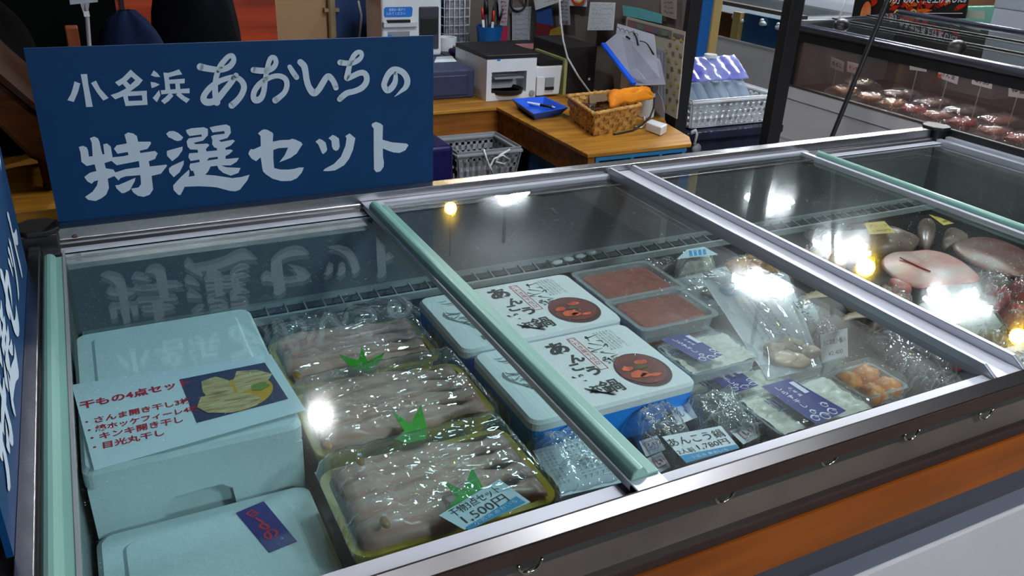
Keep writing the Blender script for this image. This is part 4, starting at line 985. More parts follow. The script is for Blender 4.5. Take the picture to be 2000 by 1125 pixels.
pouch([(1372, 548), (1538, 532), (1606, 716), (1500, 742)], T - 0.075, T - 0.105, 'large white shellfish pouch leaning towards the front with beige scallops', 5.0, [(0.42, 0.12, 0.024), (0.62, 0.20, 0.022), (0.82, 0.13, 0.02), (0.58, 0.07, 0.02), (0.36, 0.2, 0.018)], art_main)
# clear bag with a pale blue label at the back
t = wrapped([(1318, 490), (1395, 480), (1405, 512), (1325, 520)], T - 0.128, 0.03, SHIRASU, 'small clear bag with a pale blue label near the air grille', 6.0, base=ZF)
m = MB(); m.add([tuple(PZ(u, v, T - 0.112)) for u, v in ((1342, 487), (1375, 482), (1403, 497), (1322, 506))], [(3, 2, 1, 0)], 0)
for k in range(4): m.flat([(1345 + 9 * k, 490 - k), (1351 + 9 * k, 489 - k), (1353 + 9 * k, 500 - k), (1347 + 9 * k, 501 - k)], fn=lambda a, b: PZ(a, b, T - 0.1115), mi=1)
m.build('pale_blue_label', [pm('pale_label', C(196, 222, 230), 0.6), CYANINK], t)
wrapped([(1400, 500), (1500, 480), (1560, 520), (1470, 548)], T - 0.130, 0.03, ORANGEF, 'film-wrapped pack of pale orange shellfish under the lid channel', 7.0, base=ZF, amp=0.02)
# whole shells
def shell(u, v, z, r, label, seed):
    p = PZ(u, v, z); m = MB()
    vs = []; nr = 8; nt = 26
    for i in range(nr + 1):
        for k in range(nt + 1):
            a = PI * 0.06 + PI * 0.88 * k / nt; q = i / nr
            rr = r * q * (1 + 0.012 * math.cos(k * PI))
            vs.append((p.x + rr * math.cos(a - 0.6), p.y + rr * math.sin(a - 0.6) - r * 0.4, p.z + 0.016 * (1 - q * q) + 0.0016 * math.cos(k * PI) * q))
    fs = [(i * (nt + 1) + k, i * (nt + 1) + k + 1, (i + 1) * (nt + 1) + k + 1, (i + 1) * (nt + 1) + k) for i in range(nr) for k in range(nt)]
    m.add(vs, fs); m.solo('scallop_shell', SCALLOP, label, 'shell', 'scallop shells', smooth=True, solid=0.003)
shell(1622, 588, T - 0.140, 0.062, 'large beige scallop shell under the lid channel', 1)
shell(1690, 628, T - 0.150, 0.050, 'beige scallop shell in front of the larger one', 2)
m = MB(); 
t = thing('shell_bag', 'small clear bag of white shells behind the urchin price card', 'plastic bag', tuple(PZ(1565, 610, ZF)))
p = PZ(1565, 610, T - 0.14)
m = MB()
for k in range(4): m.ell((p.x + 0.014 * math.cos(k * 1.7), p.y + 0.018 * math.sin(k * 1.7), p.z), (0.014, 0.012, 0.012), 12, 8, jit=0.2, seed=k)
m.build('white_shells', FOAM, t, smooth=True)
m = MB(); m.grid(lambda a, b: Vector((p.x - 0.035 + 0.07 * a, p.y - 0.04 + 0.08 * b, T - 0.168 + (0.045 + 0.006 * noise.noise((a * 9, b * 9, 3))) * min(1, min(a, 1 - a, b, 1 - b) * 4) ** 0.6)), 20, 20); m.build('film', BAGFILM, t, smooth=True)
# sea urchin tray with its standing card
x0, x1, y0, y1 = RECT([(1628, 705), (1715, 688), (1772, 737), (1690, 768)], T - 0.105)
zu = T - 0.108
t = thing('urchin_pack', 'clear pack of orange sea urchin below the small standing card', 'food pack', ((x0 + x1) / 2, (y0 + y1) / 2, ZF), 'clear packs of urchin')
m = MB(); traymesh(m, x0, x1, y0, y1, ZF, zu - 0.012, 0.006, 0.01, 0.003, 0.0012); m.build('clear_tray', CLEARP, t)
m = MB()
for k, (a, b) in enumerate(((0.25, 0.72), (0.72, 0.76), (0.32, 0.22), (0.74, 0.26))):
    m.ell((x0 + (x1 - x0) * a, y0 + (y1 - y0) * b, zu - 0.022), (0.021, 0.019, 0.016), 16, 10, jit=0.25, jsc=12, seed=k)
m.build('urchin', URCHIN, t, smooth=True)
m = MB(); loft(m, [rloop(x0, x1, y0, y1, 0.01, zu - 0.011), rloop(x0 + 0.004, x1 - 0.004, y0 + 0.004, y1 - 0.004, 0.01, zu)], False, True); m.build('clear_lid', CLEARL, t)
# standing card
pc = [PY(u, v, -0.548) for u, v in ((1602, 655), (1655, 641), (1656, 697), (1605, 709))]
t = thing('price_card', 'small white standing card with grey writing behind the orange urchin', 'price card', (pc[3].x, -0.548, ZF), 'price cards in the freezer')
m = MB(); m.add([tuple(p) for p in pc], [(3, 2, 1, 0)]); m.build('card', PAPER, t, solid=0.0006)
m = MB(); ex = (pc[2] - pc[3]); ey = (pc[0] - pc[3])
M = Matrix(((ex.x, ey.x, 0, pc[3].x), (0, 0, -1, -0.5486), (ex.z, ey.z, 0, pc[3].z), (0, 0, 0, 1)))
write(m, 'うに貝焼き4個入', M @ Matrix.Translation((0.08, 0.60, 0)), 0.86, 0.20, 0, 0.005); write(m, '¥2,400', M @ Matrix.Translation((0.25, 0.18, 0)), 0.55, 0.18, 0); m.build('lettering', GREYINK, t)
m = MB(); m.box(pc[3].x + 0.005, pc[2].x - 0.005, -0.550, -0.545, ZF, pc[2].z + 0.003); m.build('card_foot', CLEARP, t)
# dark streaked film and clear wrap near the front
wrapped([(1690, 640), (1760, 610), (1880, 700), (1790, 735)], T - 0.142, 0.02, DARKPACK, 'dark streaked film pack along the lid channel', 9.0, base=ZF)
wrapped([(1770, 735), (1830, 715), (1895, 735), (1830, 760)], T - 0.130, 0.03, DARKPACK, 'dark glossy film pack at the front rail near the channel', 12.0, base=ZF, amp=0.018)
wrapped([(1680, 786), (1752, 770), (1796, 788), (1726, 808)], T - 0.135, 0.03, DARKPACK, 'clear-wrapped dark pack in front of the orange urchin', 13.0, base=ZF, bagm=BAGFILM)
# right pane goods
def fillet(px, z, h, mat, label, seed, gash=False):
    Q = [PZ(u, v, z) for u, v in px]; n = len(Q); c = sum(Q, Vector()) / n
    m = MB(); rings = []
    for k, (s, dz) in enumerate(((1.0, -h), (1.04, -h * 0.5), (1.0, -h * 0.1), (0.8, 0.0), (0.45, 0.003), (0.1, 0.004))):
        rings.append([tuple(c + (p - c) * (s + 0.03 * noise.noise((i * 1.3, k * 0.6, seed))) + Vector((0, 0, dz + 0.003 * noise.noise((i * 0.9, k, seed + 4))))) for i, p in enumerate(Q)])
    loft(m, rings, True, True)
    o = m.solo('fish_fillet', mat, label, 'fish', 'fish fillets in the freezer', smooth=True, sub=2)
    return o
fillet([(1715, 508), (1745, 487), (1780, 490), (1810, 484), (1855, 492), (1885, 512), (1925, 544), (1890, 548), (1850, 552), (1800, 560), (1760, 548), (1738, 530)], T - 0.128, 0.010, FILLET, 'pink and white fish fillet with a red line in the middle', 1.0)
m = MB(); m.stroke([(1758, 503, 0.5), (1780, 512, 1.6), (1800, 522, 1.4), (1818, 530, 0.4)], fn=lambda a, b: PZ(a, b, T - 0.1232)); m.solo('red_vein', pm('red_vein', C(176, 24, 24), 0.35), 'thin red vein lying on the pink and white fillet', 'fish', solid=0.002)
fillet([(1738, 535), (1770, 550), (1790, 562), (1760, 566), (1735, 552)], T - 0.128, 0.02, FILLET, 'small pink fillet tail under the large pink fillet', 2.0)
fillet([(1855, 475), (1890, 462), (1930, 458), (1990, 478), (2060, 520), (2030, 545), (1980, 535), (1920, 520), (1880, 498)], T - 0.140, 0.012, DARKF, 'dark reddish fish fillet beside the light teal lid handle', 3.0)
fillet([(1794, 425), (1820, 418), (1834, 440), (1822, 472), (1806, 477), (1790, 452)], T - 0.140, 0.03, GREYFISH, 'dark grey fish piece between the two yellow cards', 4.0)
fillet([(1848, 434), (1880, 447), (1902, 460), (1862, 476), (1838, 480)], T - 0.145, 0.025, GREYFISH, 'dark grey fish piece under the second yellow card', 5.0)
p = PZ(1730, 470, T - 0.140)
t = thing('whole_fish', 'beige-grey fish with a round dark eye under a yellow card', 'fish', (p.x, p.y, ZF))
m = MB(); m.ell((p.x, p.y, p.z), (0.075, 0.052, 0.026), 20, 12, jit=0.12, seed=2.0); m.ell((p.x - 0.05, p.y + 0.02, p.z - 0.006), (0.06, 0.045, 0.022), 18, 10, jit=0.2, seed=5); m.build('fish_body', GREYFISH, t, smooth=True)
e = PZ(1768, 463, T - 0.128); m = MB(); m.ell(e, (0.008, 0.008, 0.006), 14, 9); m.build('eye', pm('fish_eye', C(20, 18, 18), 0.12, coat=0.6), t, smooth=True)
m = MB(); m.lathe([(0.0085, 0), (0.0115, 0.002), (0.0085, 0.004)], (e.x, e.y, e.z - 0.002), 18); m.build('eye_ring', pm('fish_eye_ring', C(150, 140, 128), 0.3), t, smooth=True)
YCARD = pm('yellow_card', C(214, 186, 78), 0.6, var=0.06)
for px, z, lb in (([(1688, 436), (1727, 432), (1749, 455), (1698, 458)], T - 0.106, 'yellow price card on the beige-grey fish with the eye'), ([(1814, 419), (1836, 425), (1863, 436), (1843, 440)], T - 0.118, 'yellow price card beside the light teal lid handle')):
    Q = [PZ(u, v, z) for u, v in px]; t = thing('price_card', lb, 'price card', tuple(Q[3]), 'yellow price cards in the freezer')
    m = MB(); m.add([tuple(q) for q in Q], [(3, 2, 1, 0)]); m.build('card', YCARD, t, solid=0.0006)
    m = MB(); ex = Q[2] - Q[3]; ey = Q[0] - Q[3]; M = Matrix(((ex.x, ey.x, 0, Q[3].x), (ex.y, ey.y, 0, Q[3].y), (0, 0, 1, z + 0.0007), (0, 0, 0, 1)))
    write(m, 'アンコウ', M @ Matrix.Translation((.12, .55, 0)), .7, .25); write(m, '1,800円', M @ Matrix.Translation((.2, .15, 0)), .65, .2); m.build('lettering', pm('brown_ink', C(92, 70, 30), 0.6), t)
wrapped([(1540, 488), (1620, 470), (1662, 506), (1590, 531)], T - 0.136, 0.03, ORANGEF, 'film pack of orange dried seafood left of the beige-grey fish', 21.0, base=ZF, amp=0.02, ns=9)
wrapped([(1650, 560), (1760, 545), (1815, 605), (1705, 625)], T - 0.136, 0.03, ORANGEF, 'film pack of orange dried seafood in front of the pink fillet', 22.0, base=ZF, amp=0.022, ns=9, bagm=BAGFILM)
wrapped([(1790, 570), (1910, 555), (1985, 620), (1850, 645)], T - 0.134, 0.03, SHIRASU, 'large clear pale pack under the brightest lamp reflection', 23.0, base=ZF, amp=0.016)
wrapped([(1880, 650), (1960, 630), (2020, 690), (1930, 705)], T - 0.140, 0.03, ramp_mat('beige_crumbed', [C(120, 90, 60), C(180, 150, 96), C(200, 180, 130)], 30, (1, 1, 1)), 'clear pack of beige seafood behind the black-lettered card', 24.0, base=ZF, amp=0.02, ns=7)
REDP = ramp_mat('red_seafood', [C(120, 16, 24), C(196, 44, 54), C(180, 90, 90)], 20, (1, 1, 1))
for k, (u, v, lb) in enumerate(((1955, 568, 'red film-wrapped pack at the tip of the pink fillet'), (2000, 552, 'red film-wrapped pack at the picture edge past the fillet'), (1885, 668, 'small crimson pack beside the lid channel'))):
    wrapped([(u - 26, v - 8), (u + 12, v - 16), (u + 30, v + 10), (u - 8, v + 18)], T - 0.132, 0.03, REDP, lb, 30.0 + k, base=ZF, amp=0.012, group='red film packs')
Q4 = [(1921, 696), (1988, 675), (2046, 712), (1975, 740)]
card('price_card', Q4, T - 0.070, 'white card lettered in black right of the lid channel', [('うに貝焼き', (1956, 704), (2018, 692), 0.014), ('8,500円', (1976, 715), (2028, 703), 0.011)])
m = MB(); p = PZ(1985, 715, T - 0.09); m.box(p.x - 0.03, p.x + 0.03, p.y - 0.02, p.y + 0.02, ZF, T - 0.0712); m.solo('foam_block', FOAM, 'white foam block under the black-lettered card', 'box')
for px, z, mt, lb, sd in (([(1600, 622), (1640, 636), (1630, 676), (1585, 660)], T - 0.148, DARKPACK, 'dark film pack left of the beige scallop shells', 41.0),
                          ([(1570, 446), (1655, 432), (1682, 452), (1600, 468)], T - 0.150, DARKPACK, 'dark film pack along the air grille behind the orange seafood', 42.0),
                          ([(1905, 522), (1962, 532), (1990, 552), (1925, 556)], T - 0.150, GREYFISH, 'grey film pack between the pink fillet and the red packs', 43.0),
                          ([(1700, 660), (1770, 640), (1850, 700), (1800, 712)], T - 0.155, DARKPACK, 'flat dark film pack under the lid channel near the front', 44.0),
                          ([(1950, 590), (2010, 582), (2050, 620), (1985, 632)], T - 0.146, REDP, 'dark red film pack at the picture edge before the shellfish', 45.0),
                          ([(1640, 420), (1690, 414), (1700, 426), (1655, 433)], T - 0.158, GREYFISH, 'grey fish pack against the air grille behind the first yellow card', 46.0)):
    wrapped(px, z, 0.02, mt, lb, sd, base=ZF, amp=0.010, group='film packs filling the right of the freezer')

# ================================================================== the counter behind the freezer
TB = 0.75
CN = thing('wooden_counter', 'L-shaped wooden counter with a brown top behind the freezer', 'counter', (1.15, 1.2, 0))
m = MB()
m.prism([(0.45, 1.06), (1.198, 1.06), (1.198, 0.518), (1.535, 0.518), (1.575, 0.58), (1.605, 0.73), (1.646, 0.80), (1.646, 1.705), (0.45, 1.705)], 'z', TB - 0.011, TB)
m.build('countertop', WOOD, CN, bevel=0.002)
m = MB(); m.box(0.46, 1.210, 1.072, 1.092, TB - 0.080, TB - 0.0112); m.build('front_apron', WOODX, CN)
m = MB(); m.box(1.210, 1.230, 0.532, 1.092, TB - 0.085, TB - 0.0112); m.build('side_apron', WOODX, CN)
for x, y in ((0.48, 1.12), (0.48, 1.66), (1.60, 1.66), (1.225, 1.66)):
    m = MB(); m.box(x - 0.02, x + 0.02, y - 0.02, y + 0.02, 0, TB - 0.0112); m.build('leg', DARKWOOD, CN)
m = MB(); m.box(0.66, 1.20, 0.62, 1.04, 0.575, 0.590); m.build('low_shelf', DARKWOOD, CN)
for x, y in ((0.68, 0.64), (1.18, 0.64), (0.68, 1.02), (1.18, 1.02)):
    m = MB(); m.box(x - 0.015, x + 0.015, y - 0.015, y + 0.015, 0, 0.575); m.build('shelf_leg', DARKWOOD, CN)
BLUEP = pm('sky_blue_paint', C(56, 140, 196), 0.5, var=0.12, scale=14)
PG = thing('pigeonhole_shelf', 'light blue pigeonhole shelf under the end of the wooden counter', 'shelf', (1.37, 0.70, 0))
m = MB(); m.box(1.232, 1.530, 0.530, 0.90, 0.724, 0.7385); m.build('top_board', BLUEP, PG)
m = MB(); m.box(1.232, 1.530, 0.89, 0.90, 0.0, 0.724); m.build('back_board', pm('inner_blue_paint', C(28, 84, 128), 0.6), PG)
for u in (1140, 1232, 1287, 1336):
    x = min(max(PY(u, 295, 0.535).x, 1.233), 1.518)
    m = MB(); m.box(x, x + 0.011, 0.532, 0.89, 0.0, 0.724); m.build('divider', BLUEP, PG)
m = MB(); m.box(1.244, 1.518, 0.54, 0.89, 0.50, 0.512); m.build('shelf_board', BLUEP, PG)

# under the counter
m = MB()
pts = [PY(u, v, 0.80) for u, v in ((848, 275), (890, 268), (900, 330), (848, 335))]
m.box(0.80, 0.935, 0.78, 0.95, 0.5915, 0.725); m.solo('storage_bin', pm('dark_blue_bin', C(26, 22, 78), 0.22, var=0.1), 'dark blue glossy bin on the low shelf under the counter', 'bin', bevel=0.012, seg=3)
def slotbasket(name, label, x0, x1, y0, y1, z0, z1, taper, mat, group=None, rows=4, nx=12, ny=6, hole=0.60):
    """open plastic basket whose walls are a lattice with real holes"""
    t = thing(name, label, 'basket', ((x0 + x1) / 2, (y0 + y1) / 2, z0), group)
    m = MB(); m.box(x0 + taper, x1 - taper, y0 + taper, y1 - taper, z0, z0 + 0.003); m.build('basket_floor', mat, t)
    m = MB()
    def side(a, b, c, d, n):   # a,b bottom edge; d,c top edge
        a, b, c, d = map(Vector, (a, b, c, d))
        P = lambda s, q: (a * (1 - s) + b * s) * (1 - q) + (d * (1 - s) + c * s) * q
        for i in range(n + 1):
            s = i / n; m.bar(P(s, 0), P(s, 1), (b - a).length / n * (1 - hole), 0.003, up=(b - a).cross(d - a))
        for j in range(rows + 1):
            q = j / rows; m.bar(P(0, q), P(1, q), (d - a).length / rows * (1 - hole) * (1.5 if j == rows else 0.6 if j == 0 else 1), 0.003, up=(b - a).cross(d - a))
    s = taper
    side((x0 + s, y0 + s, z0), (x1 - s, y0 + s, z0), (x1, y0, z1), (x0, y0, z1), nx)
    side((x0 + s, y1 - s, z0), (x1 - s, y1 - s, z0), (x1, y1, z1), (x0, y1, z1), nx)
    side((x0 + s, y0 + s, z0), (x0 + s, y1 - s, z0), (x0, y1, z1), (x0, y0, z1), ny)
    side((x1 - s, y0 + s, z0), (x1 - s, y1 - s, z0), (x1, y1, z1), (x1, y0, z1), ny)
    m.build('lattice_walls', mat, t)
    m = MB(); m.bar((x0 - 0.006, y0, z1), (x1 + 0.006, y0, z1), 0.016, 0.008); m.bar((x0 - 0.006, y1, z1), (x1 + 0.006, y1, z1), 0.016, 0.008)
    m.bar((x0, y0, z1), (x0, y1, z1), 0.016, 0.008); m.bar((x1, y0, z1), (x1, y1, z1), 0.016, 0.008)
    m.build('rim', mat, t, bevel=0.002)
    return t
slotbasket('plastic_basket', 'white slotted basket on the low shelf under the counter', 0.955, 1.15, 0.80, 0.97, 0.604, 0.688, 0.012, GREYP, rows=3, nx=10, ny=6, hole=0.45)
m = MB(); a = [PY(u, v, 0.785) for u, v in ((945, 292), (950, 310), (958, 328), (962, 340), (957, 325), (965, 310), (982, 303), (995, 312), (985, 320), (968, 316), (975, 304), (996, 292))]
m.tube(a, 0.0028, 6); m.solo('looped_wire', WHITEP, 'white looped cord hanging over the slotted basket under the counter', 'cord', smooth=True)

# cash drawer and change machine
dx0, dx1 = 0.885, 1.184
CDR = thing('cash_till', 'navy grey metal cash drawer under the white change machine', 'drawer', (1.03, 1.40, TB))
m = MB(); m.box(dx0, dx1, 1.20, 1.62, TB + 0.001, 0.842); m.build('drawer_body', NAVYP, CDR, bevel=0.006, seg=3)
m = MB(); m.box(dx0 + 0.012, dx1 - 0.022, 1.195, 1.202, TB + 0.012, 0.826); m.build('drawer_front', pm('navy_front', C(50, 58, 88), 0.4, var=0.1), CDR, bevel=0.004)
cx0, cx1, cy = 0.958, 1.168, 1.44
CM = thing('change_machine', 'white change machine with a blue label standing on the cash drawer', 'machine', ((cx0 + cx1) / 2, 1.52, 0.843))
m = MB(); m.box(cx0, cx1, cy, cy + 0.17, 0.843, 1.045); m.box(cx0 - 0.004, cx1 + 0.004, cy + 0.01, cy + 0.17, 1.03, 1.05); m.build('machine_body', WHITEP, CM, bevel=0.008, seg=3)
def onY(mb, pts, y, mi=0): mb.flat(pts, fn=lambda a, b: PY(a, b, y), mi=mi)
m = MB(); onY(m, [(753, 14), (803, 13), (806, 16), (805, 31), (802, 33), (752, 34), (750, 31), (750, 17)], cy - 0.0008)
p0 = PY(753, 24, cy - 0.0014); M = Matrix(((1, 0, 0, p0.x), (0, 0, -1, cy - 0.0014), (0, 1, 0, p0.z), (0, 0, 0, 1)))
write(m, '紙幣は一枚ずつ', M @ Matrix.Translation((0.012, 0.003, 0)), 0.055, 0.009, 1); write(m, '入れてください', M @ Matrix.Translation((0.002, -0.009, 0)), 0.066, 0.009, 1)
m.build('blue_label', [pm('label_blue', C(20, 120, 214), 0.5), WHITEINK], CM)
m = MB(); a = PY(747, 42, cy); b = PY(814, 52, cy); m.box(a.x, b.x, cy - 0.012, cy + 0.002, b.z, a.z); m.build('note_slot', pm('slot_white', C(206, 208, 214), 0.4), CM, bevel=0.003)
m = MB(); a = PY(754, 39, cy); b = PY(799, 43, cy); m.box(a.x, b.x, cy - 0.013, cy - 0.004, b.z, a.z + 0.001); m.build('slot_mouth', BLACKP, CM)
m = MB(); a = PY(757, 62, cy); b = PY(800, 74, cy); m.box(a.x, b.x, cy - 0.001, cy, b.z, a.z); m.box(a.x, a.x + 0.014, cy - 0.002, cy, b.z, b.z + 0.012, 1); m.build('info_plate', [GREYP, pm('label_blue', C(20, 120, 214), 0.5)], CM)
m = MB(); a = PY(818, 13, cy); b = PY(856, 95, cy); m.box(a.x, b.x, cy - 0.006, cy + 0.002, b.z, a.z); m.build('coin_unit', pm('coin_unit_dark', C(62, 60, 68), 0.4), CM, bevel=0.006, seg=3)
m = MB(); a = PY(820, 34, cy); b = PY(853, 66, cy); m.box(a.x, b.x, cy - 0.010, cy - 0.004, b.z, a.z); m.build('coin_cup', BLACKP, CM, bevel=0.005, seg=3)
m = MB(); m.tube([PX(700, 2, cx0 - 0.02), PX(706, 30, cx0 - 0.02), PX(704, 55, cx0 - 0.02), PX(700, 90, cx0 - 0.02)], 0.004, 8); m.solo('hanging_wire', GREYP, 'grey cord hanging left of the white change machine', 'cord', smooth=True)
def plate(name, pts, fn, mat, label, cat, group=None, thick=0.0008, extra=None):
    t = thing(name, label, cat, tuple(fn(*pts[-1])), group)
    m = MB(); m.flat(pts, fn=fn); m.build('sheet', mat, t, solid=thick)
    if extra:
        m = MB(); mats = extra(m); m.build('writing', mats, t)
    return t
plate('paper_slip', [(848, 122), (853, 111), (882, 109), (892, 120)], lambda a, b: PZ(a, b, 0.8428), PAPER, 'white paper slip on the cash drawer beside the change machine', 'paper')

# riser shelf and things on it
m = MB(); m.box(1.19, 1.640, 1.43, 1.700, 0.828, 0.840); m.box(1.19, 1.205, 1.43, 1.700, TB + 0.0005, 0.828); m.box(1.625, 1.640, 1.43, 1.700, TB + 0.0005, 0.828)
m.solo('riser_shelf', pm('dark_riser', C(44, 40, 44), 0.5, var=0.2), 'dark riser shelf along the back of the counter', 'shelf', bevel=0.002)
ZR = 0.8405
cx = PY(932, 75, 1.49).x; cxr = PY(978, 75, 1.49).x; ccx = (cx + cxr) / 2
CUP = thing('pen_cup', 'blue plastic cup full of pens on the riser shelf', 'cup', (ccx, 1.49, ZR))
m = MB(); m.lathe([(0.036, 0), (0.048, 0.088), (0.046, 0.088), (0.034, 0.004)], (ccx, 1.49, ZR), 28); m.build('cup_body', pm('cup_blue', C(20, 92, 160), 0.4, var=0.06), CUP, smooth=False)
for k, (dx, dy, tx, ty, hh, cc, lb) in enumerate(((-0.028, 0.0, -0.03, 0.0, 0.150, C(204, 30, 40), 'red-topped white pen leaning left in the blue cup'), (-0.012, 0.01, -0.012, 0.01, 0.175, C(18, 18, 20), 'wide black cutter standing in the blue cup'),
                                         (0.006, -0.008, 0.014, -0.004, 0.140, C(210, 50, 40), 'white pen with a red cap in the blue cup'), (0.012, 0.012, 0.022, 0.012, 0.165, C(20, 20, 24), 'black pen behind the red-capped pen in the cup'), (0.022, 0.0, 0.050, 0.0, 0.145, C(34, 26, 28), 'dark brown pen leaning right in the blue cup'))):
    a = Vector((ccx + dx * 0.5, 1.49 + dy * 0.5, ZR + 0.006)); b = Vector((ccx + tx, 1.49 + ty, ZR + hh)); r = 0.009 if k == 1 else 0.0045
    t = thing('pen', lb, 'pen', tuple(a), 'pens in the blue cup')
    q = a.lerp(b, 0.72)
    m = MB(); m.tube([a, q], r, 10); m.build('barrel', WHITEP if k in (0, 2) else pm('pen%d' % k, cc, 0.4), t, smooth=True)
    m = MB(); m.tube([q, b], [r * 1.1, r * 0.8], 10); m.build('cap', pm('pencap%d' % k, cc, 0.4), t, smooth=True)
p = PY(888, 100, 1.50)
m = MB(); m.lathe([(0.036, 0), (0.036, 0.045), (0.030, 0.045), (0.030, 0.006)], (1.232, 1.55, ZR), 26); m.solo('round_tub', WHITEP, 'short white round tub left of the blue pen cup', 'tub')
t = thing('tape_dispenser', 'dark purple tape dispenser at the corner of the cash drawer', 'dispenser', (1.222, 1.47, ZR))
m = MB(); m.box(1.205, 1.27, 1.435, 1.475, ZR, ZR + 0.022); m.build('dispenser_body', pm('dark_purple', C(36, 26, 84), 0.3, var=0.1), t, bevel=0.010, seg=3)
m = MB(); m.lathe([(0.020, 0.0), (0.020, 0.007), (0.012, 0.007), (0.012, 0.0)], (1.237, 1.455, ZR + 0.021), 20); m.build('tape_roll', pm('tape_tan', C(120, 110, 80), 0.4), t)
# wire rack hanging on the blue wall
t = thing('wire_rack', 'white wire rack with papers on the back wall above the tub', 'rack', (1.30, 1.70, ZR))
m = MB()
ra_ = PY(868, 0, 1.69); rb_ = PY(916, 82, 1.69)
for k in range(7):
    z = rb_.z + (ra_.z + 0.03 - rb_.z) * k / 6; m.tube([(ra_.x, 1.69, z), (rb_.x, 1.69, z)], 0.0018, 5); m.tube([(ra_.x, 1.69, z), (ra_.x, 1.745, z)], 0.0018, 5); m.tube([(rb_.x, 1.69, z), (rb_.x, 1.745, z)], 0.0018, 5)
for k in range(6):
    x = ra_.x + (rb_.x - ra_.x) * k / 5; m.tube([(x, 1.69, rb_.z), (x, 1.69, ra_.z + 0.03)], 0.0018, 5)
m.build('wires', WHITEP, t, smooth=True)
m = MB(); m.box(ra_.x + 0.01, rb_.x - 0.01, 1.70, 1.715, ZR, ra_.z + 0.01); m.build('papers', pm('stacked_papers', C(160, 158, 170), 0.7, col2=C(110, 108, 124), scale=30, stretch=(1, 1, 6)), t)

def scrib(m, pts4, fn, n, mi=0, wd=0.35, seed=1):
    """rows of handwriting inside a pixel quadrilateral"""
    rs = random.Random(seed); a, b, c, d = [Vector(p) for p in pts4]
    for j in range(n):
        q = (j + 0.5) / n; s = a.lerp(d, q); e = b.lerp(c, q); x = 0.1
        while x < 0.85:
            l = rs.uniform(0.05, 0.14); p = s.lerp(e, x); q2 = s.lerp(e, min(x + l, 0.92)); h = (d - a).length / n * 0.28
            m.stroke([(p.x, p.y + rs.uniform(-h, h), wd), ((p.x + q2.x) / 2, (p.y + q2.y) / 2 + rs.uniform(-h, h), wd * 1.3), (q2.x, q2.y + rs.uniform(-h, h), wd * 0.7)], fn=fn, mi=mi, sub=3); x += l + rs.uniform(0.01, 0.05)
bk = lambda d: (lambda a, b: PY(a, b, 1.745 - d))
pt = lambda d: (lambda a, b: PX(a, b, 1.655 - d))
OFFW = pm('aged_white_paper', C(172, 172, 182), 0.7, var=0.06)
Q_ = [(1000, 16), (1042, 12), (1049, 82), (1000, 80)]
plate('hanging_memo', Q_, bk(0.02), OFFW, 'crumpled grey memo sheet hanging right of the blue pen cup', 'paper', 'notes hanging over the counter', extra=lambda m: (scrib(m, Q_, bk(0.024), 7, seed=3), [GREYINK])[1])
Q1 = [(1040, -14), (1104, -10), (1098, 2), (1046, 20)]
plate('hanging_memo', Q1, pt(0.015), PAPER, 'white sheet with a slanted lower edge at the top edge of the view', 'paper', 'notes hanging over the counter', extra=lambda m: (scrib(m, [(1060, -10), (1100, -8), (1096, 2), (1060, 8)], pt(0.019), 2, seed=4), [GREYINK])[1])
Q2 = [(1092, -12), (1111, -12), (1114, 49), (1092, 48)]
plate('receipt', Q2, pt(0.012), OFFW, 'long grey receipt with a barcode beside the white cord', 'paper', 'notes hanging over the counter', extra=lambda m: ([m.flat([(1096 + 1.6 * k, 40), (1096 + 1.6 * k + (0.7 if k % 3 else 1.1), 40), (1096 + 1.6 * k + (0.7 if k % 3 else 1.1), 46), (1096 + 1.6 * k, 46)], fn=pt(0.016)) for k in range(9)], scrib(m, [(1094, 2), (1110, 2), (1112, 36), (1094, 36)], pt(0.016), 5, seed=5), [INK])[2])
Q3 = [(1111, -14), (1147, -14), (1146, 13), (1112, 11)]
plate('sticker_card', Q3, pt(0.01), PAPER, 'white card with an orange ring emblem at the top edge of the view', 'paper', 'notes hanging over the counter', extra=lambda m: (m.stroke([(1129 + 12 * math.cos(t_), -4 + 12 * math.sin(t_), 2.4) for t_ in [PI * k / 6 for k in range(13)]], fn=pt(0.014), mi=0), m.stroke([(1124, 2, 1.0), (1131, 5, 1.6), (1138, 1, 0.8)], fn=pt(0.0145), mi=1), [pm('emblem_orange', C(226, 64, 10), 0.5), pm('emblem_yellow', C(240, 190, 30), 0.5)])[2])
Q4_ = [(1153, 4), (1202, 5), (1198, 59), (1147, 59)]
plate('hanging_memo', Q4_, pt(0.02), PAPER, 'square white memo with faint handwriting on the partition', 'paper', 'notes hanging over the counter', extra=lambda m: (scrib(m, Q4_, pt(0.024), 6, seed=6, wd=0.25), [GREYINK])[1])
plate('pink_folder', [(970, 52), (992, 52), (990, 90), (972, 92)], bk(0.05), pm('pink_card', C(178, 30, 84), 0.5), 'pink card folder right behind the blue pen cup', 'folder')
plate('price_list', [(972, -10), (994, -10), (990, 50), (976, 50)], bk(0.03), OFFW, 'narrow printed list hanging above the pink folder', 'paper', 'notes hanging over the counter', extra=lambda m: (scrib(m, [(977, 0), (992, 0), (990, 46), (978, 46)], bk(0.034), 6, seed=8), [REDINK])[1])
plate('red_folder', [(1046, 44), (1078, 50), (1092, 62), (1085, 86), (1048, 84)], pt(0.02), pm('dark_red_card', C(116, 22, 28), 0.5), 'dark red folder behind the crumpled memo', 'folder')
plate('yellow_packet', [(1076, 58), (1096, 50), (1102, 66), (1094, 86), (1066, 88)], pt(0.04), pm('yellow_packet', C(168, 148, 44), 0.5, var=0.3, scale=40), 'yellow packet standing right of the red folder', 'packet')
plate('blue_folder', [(1046, 18), (1076, 8), (1080, 50), (1048, 46)], pt(0.01), pm('blue_card', C(30, 82, 156), 0.5), 'blue card folder above the dark red folder', 'folder')
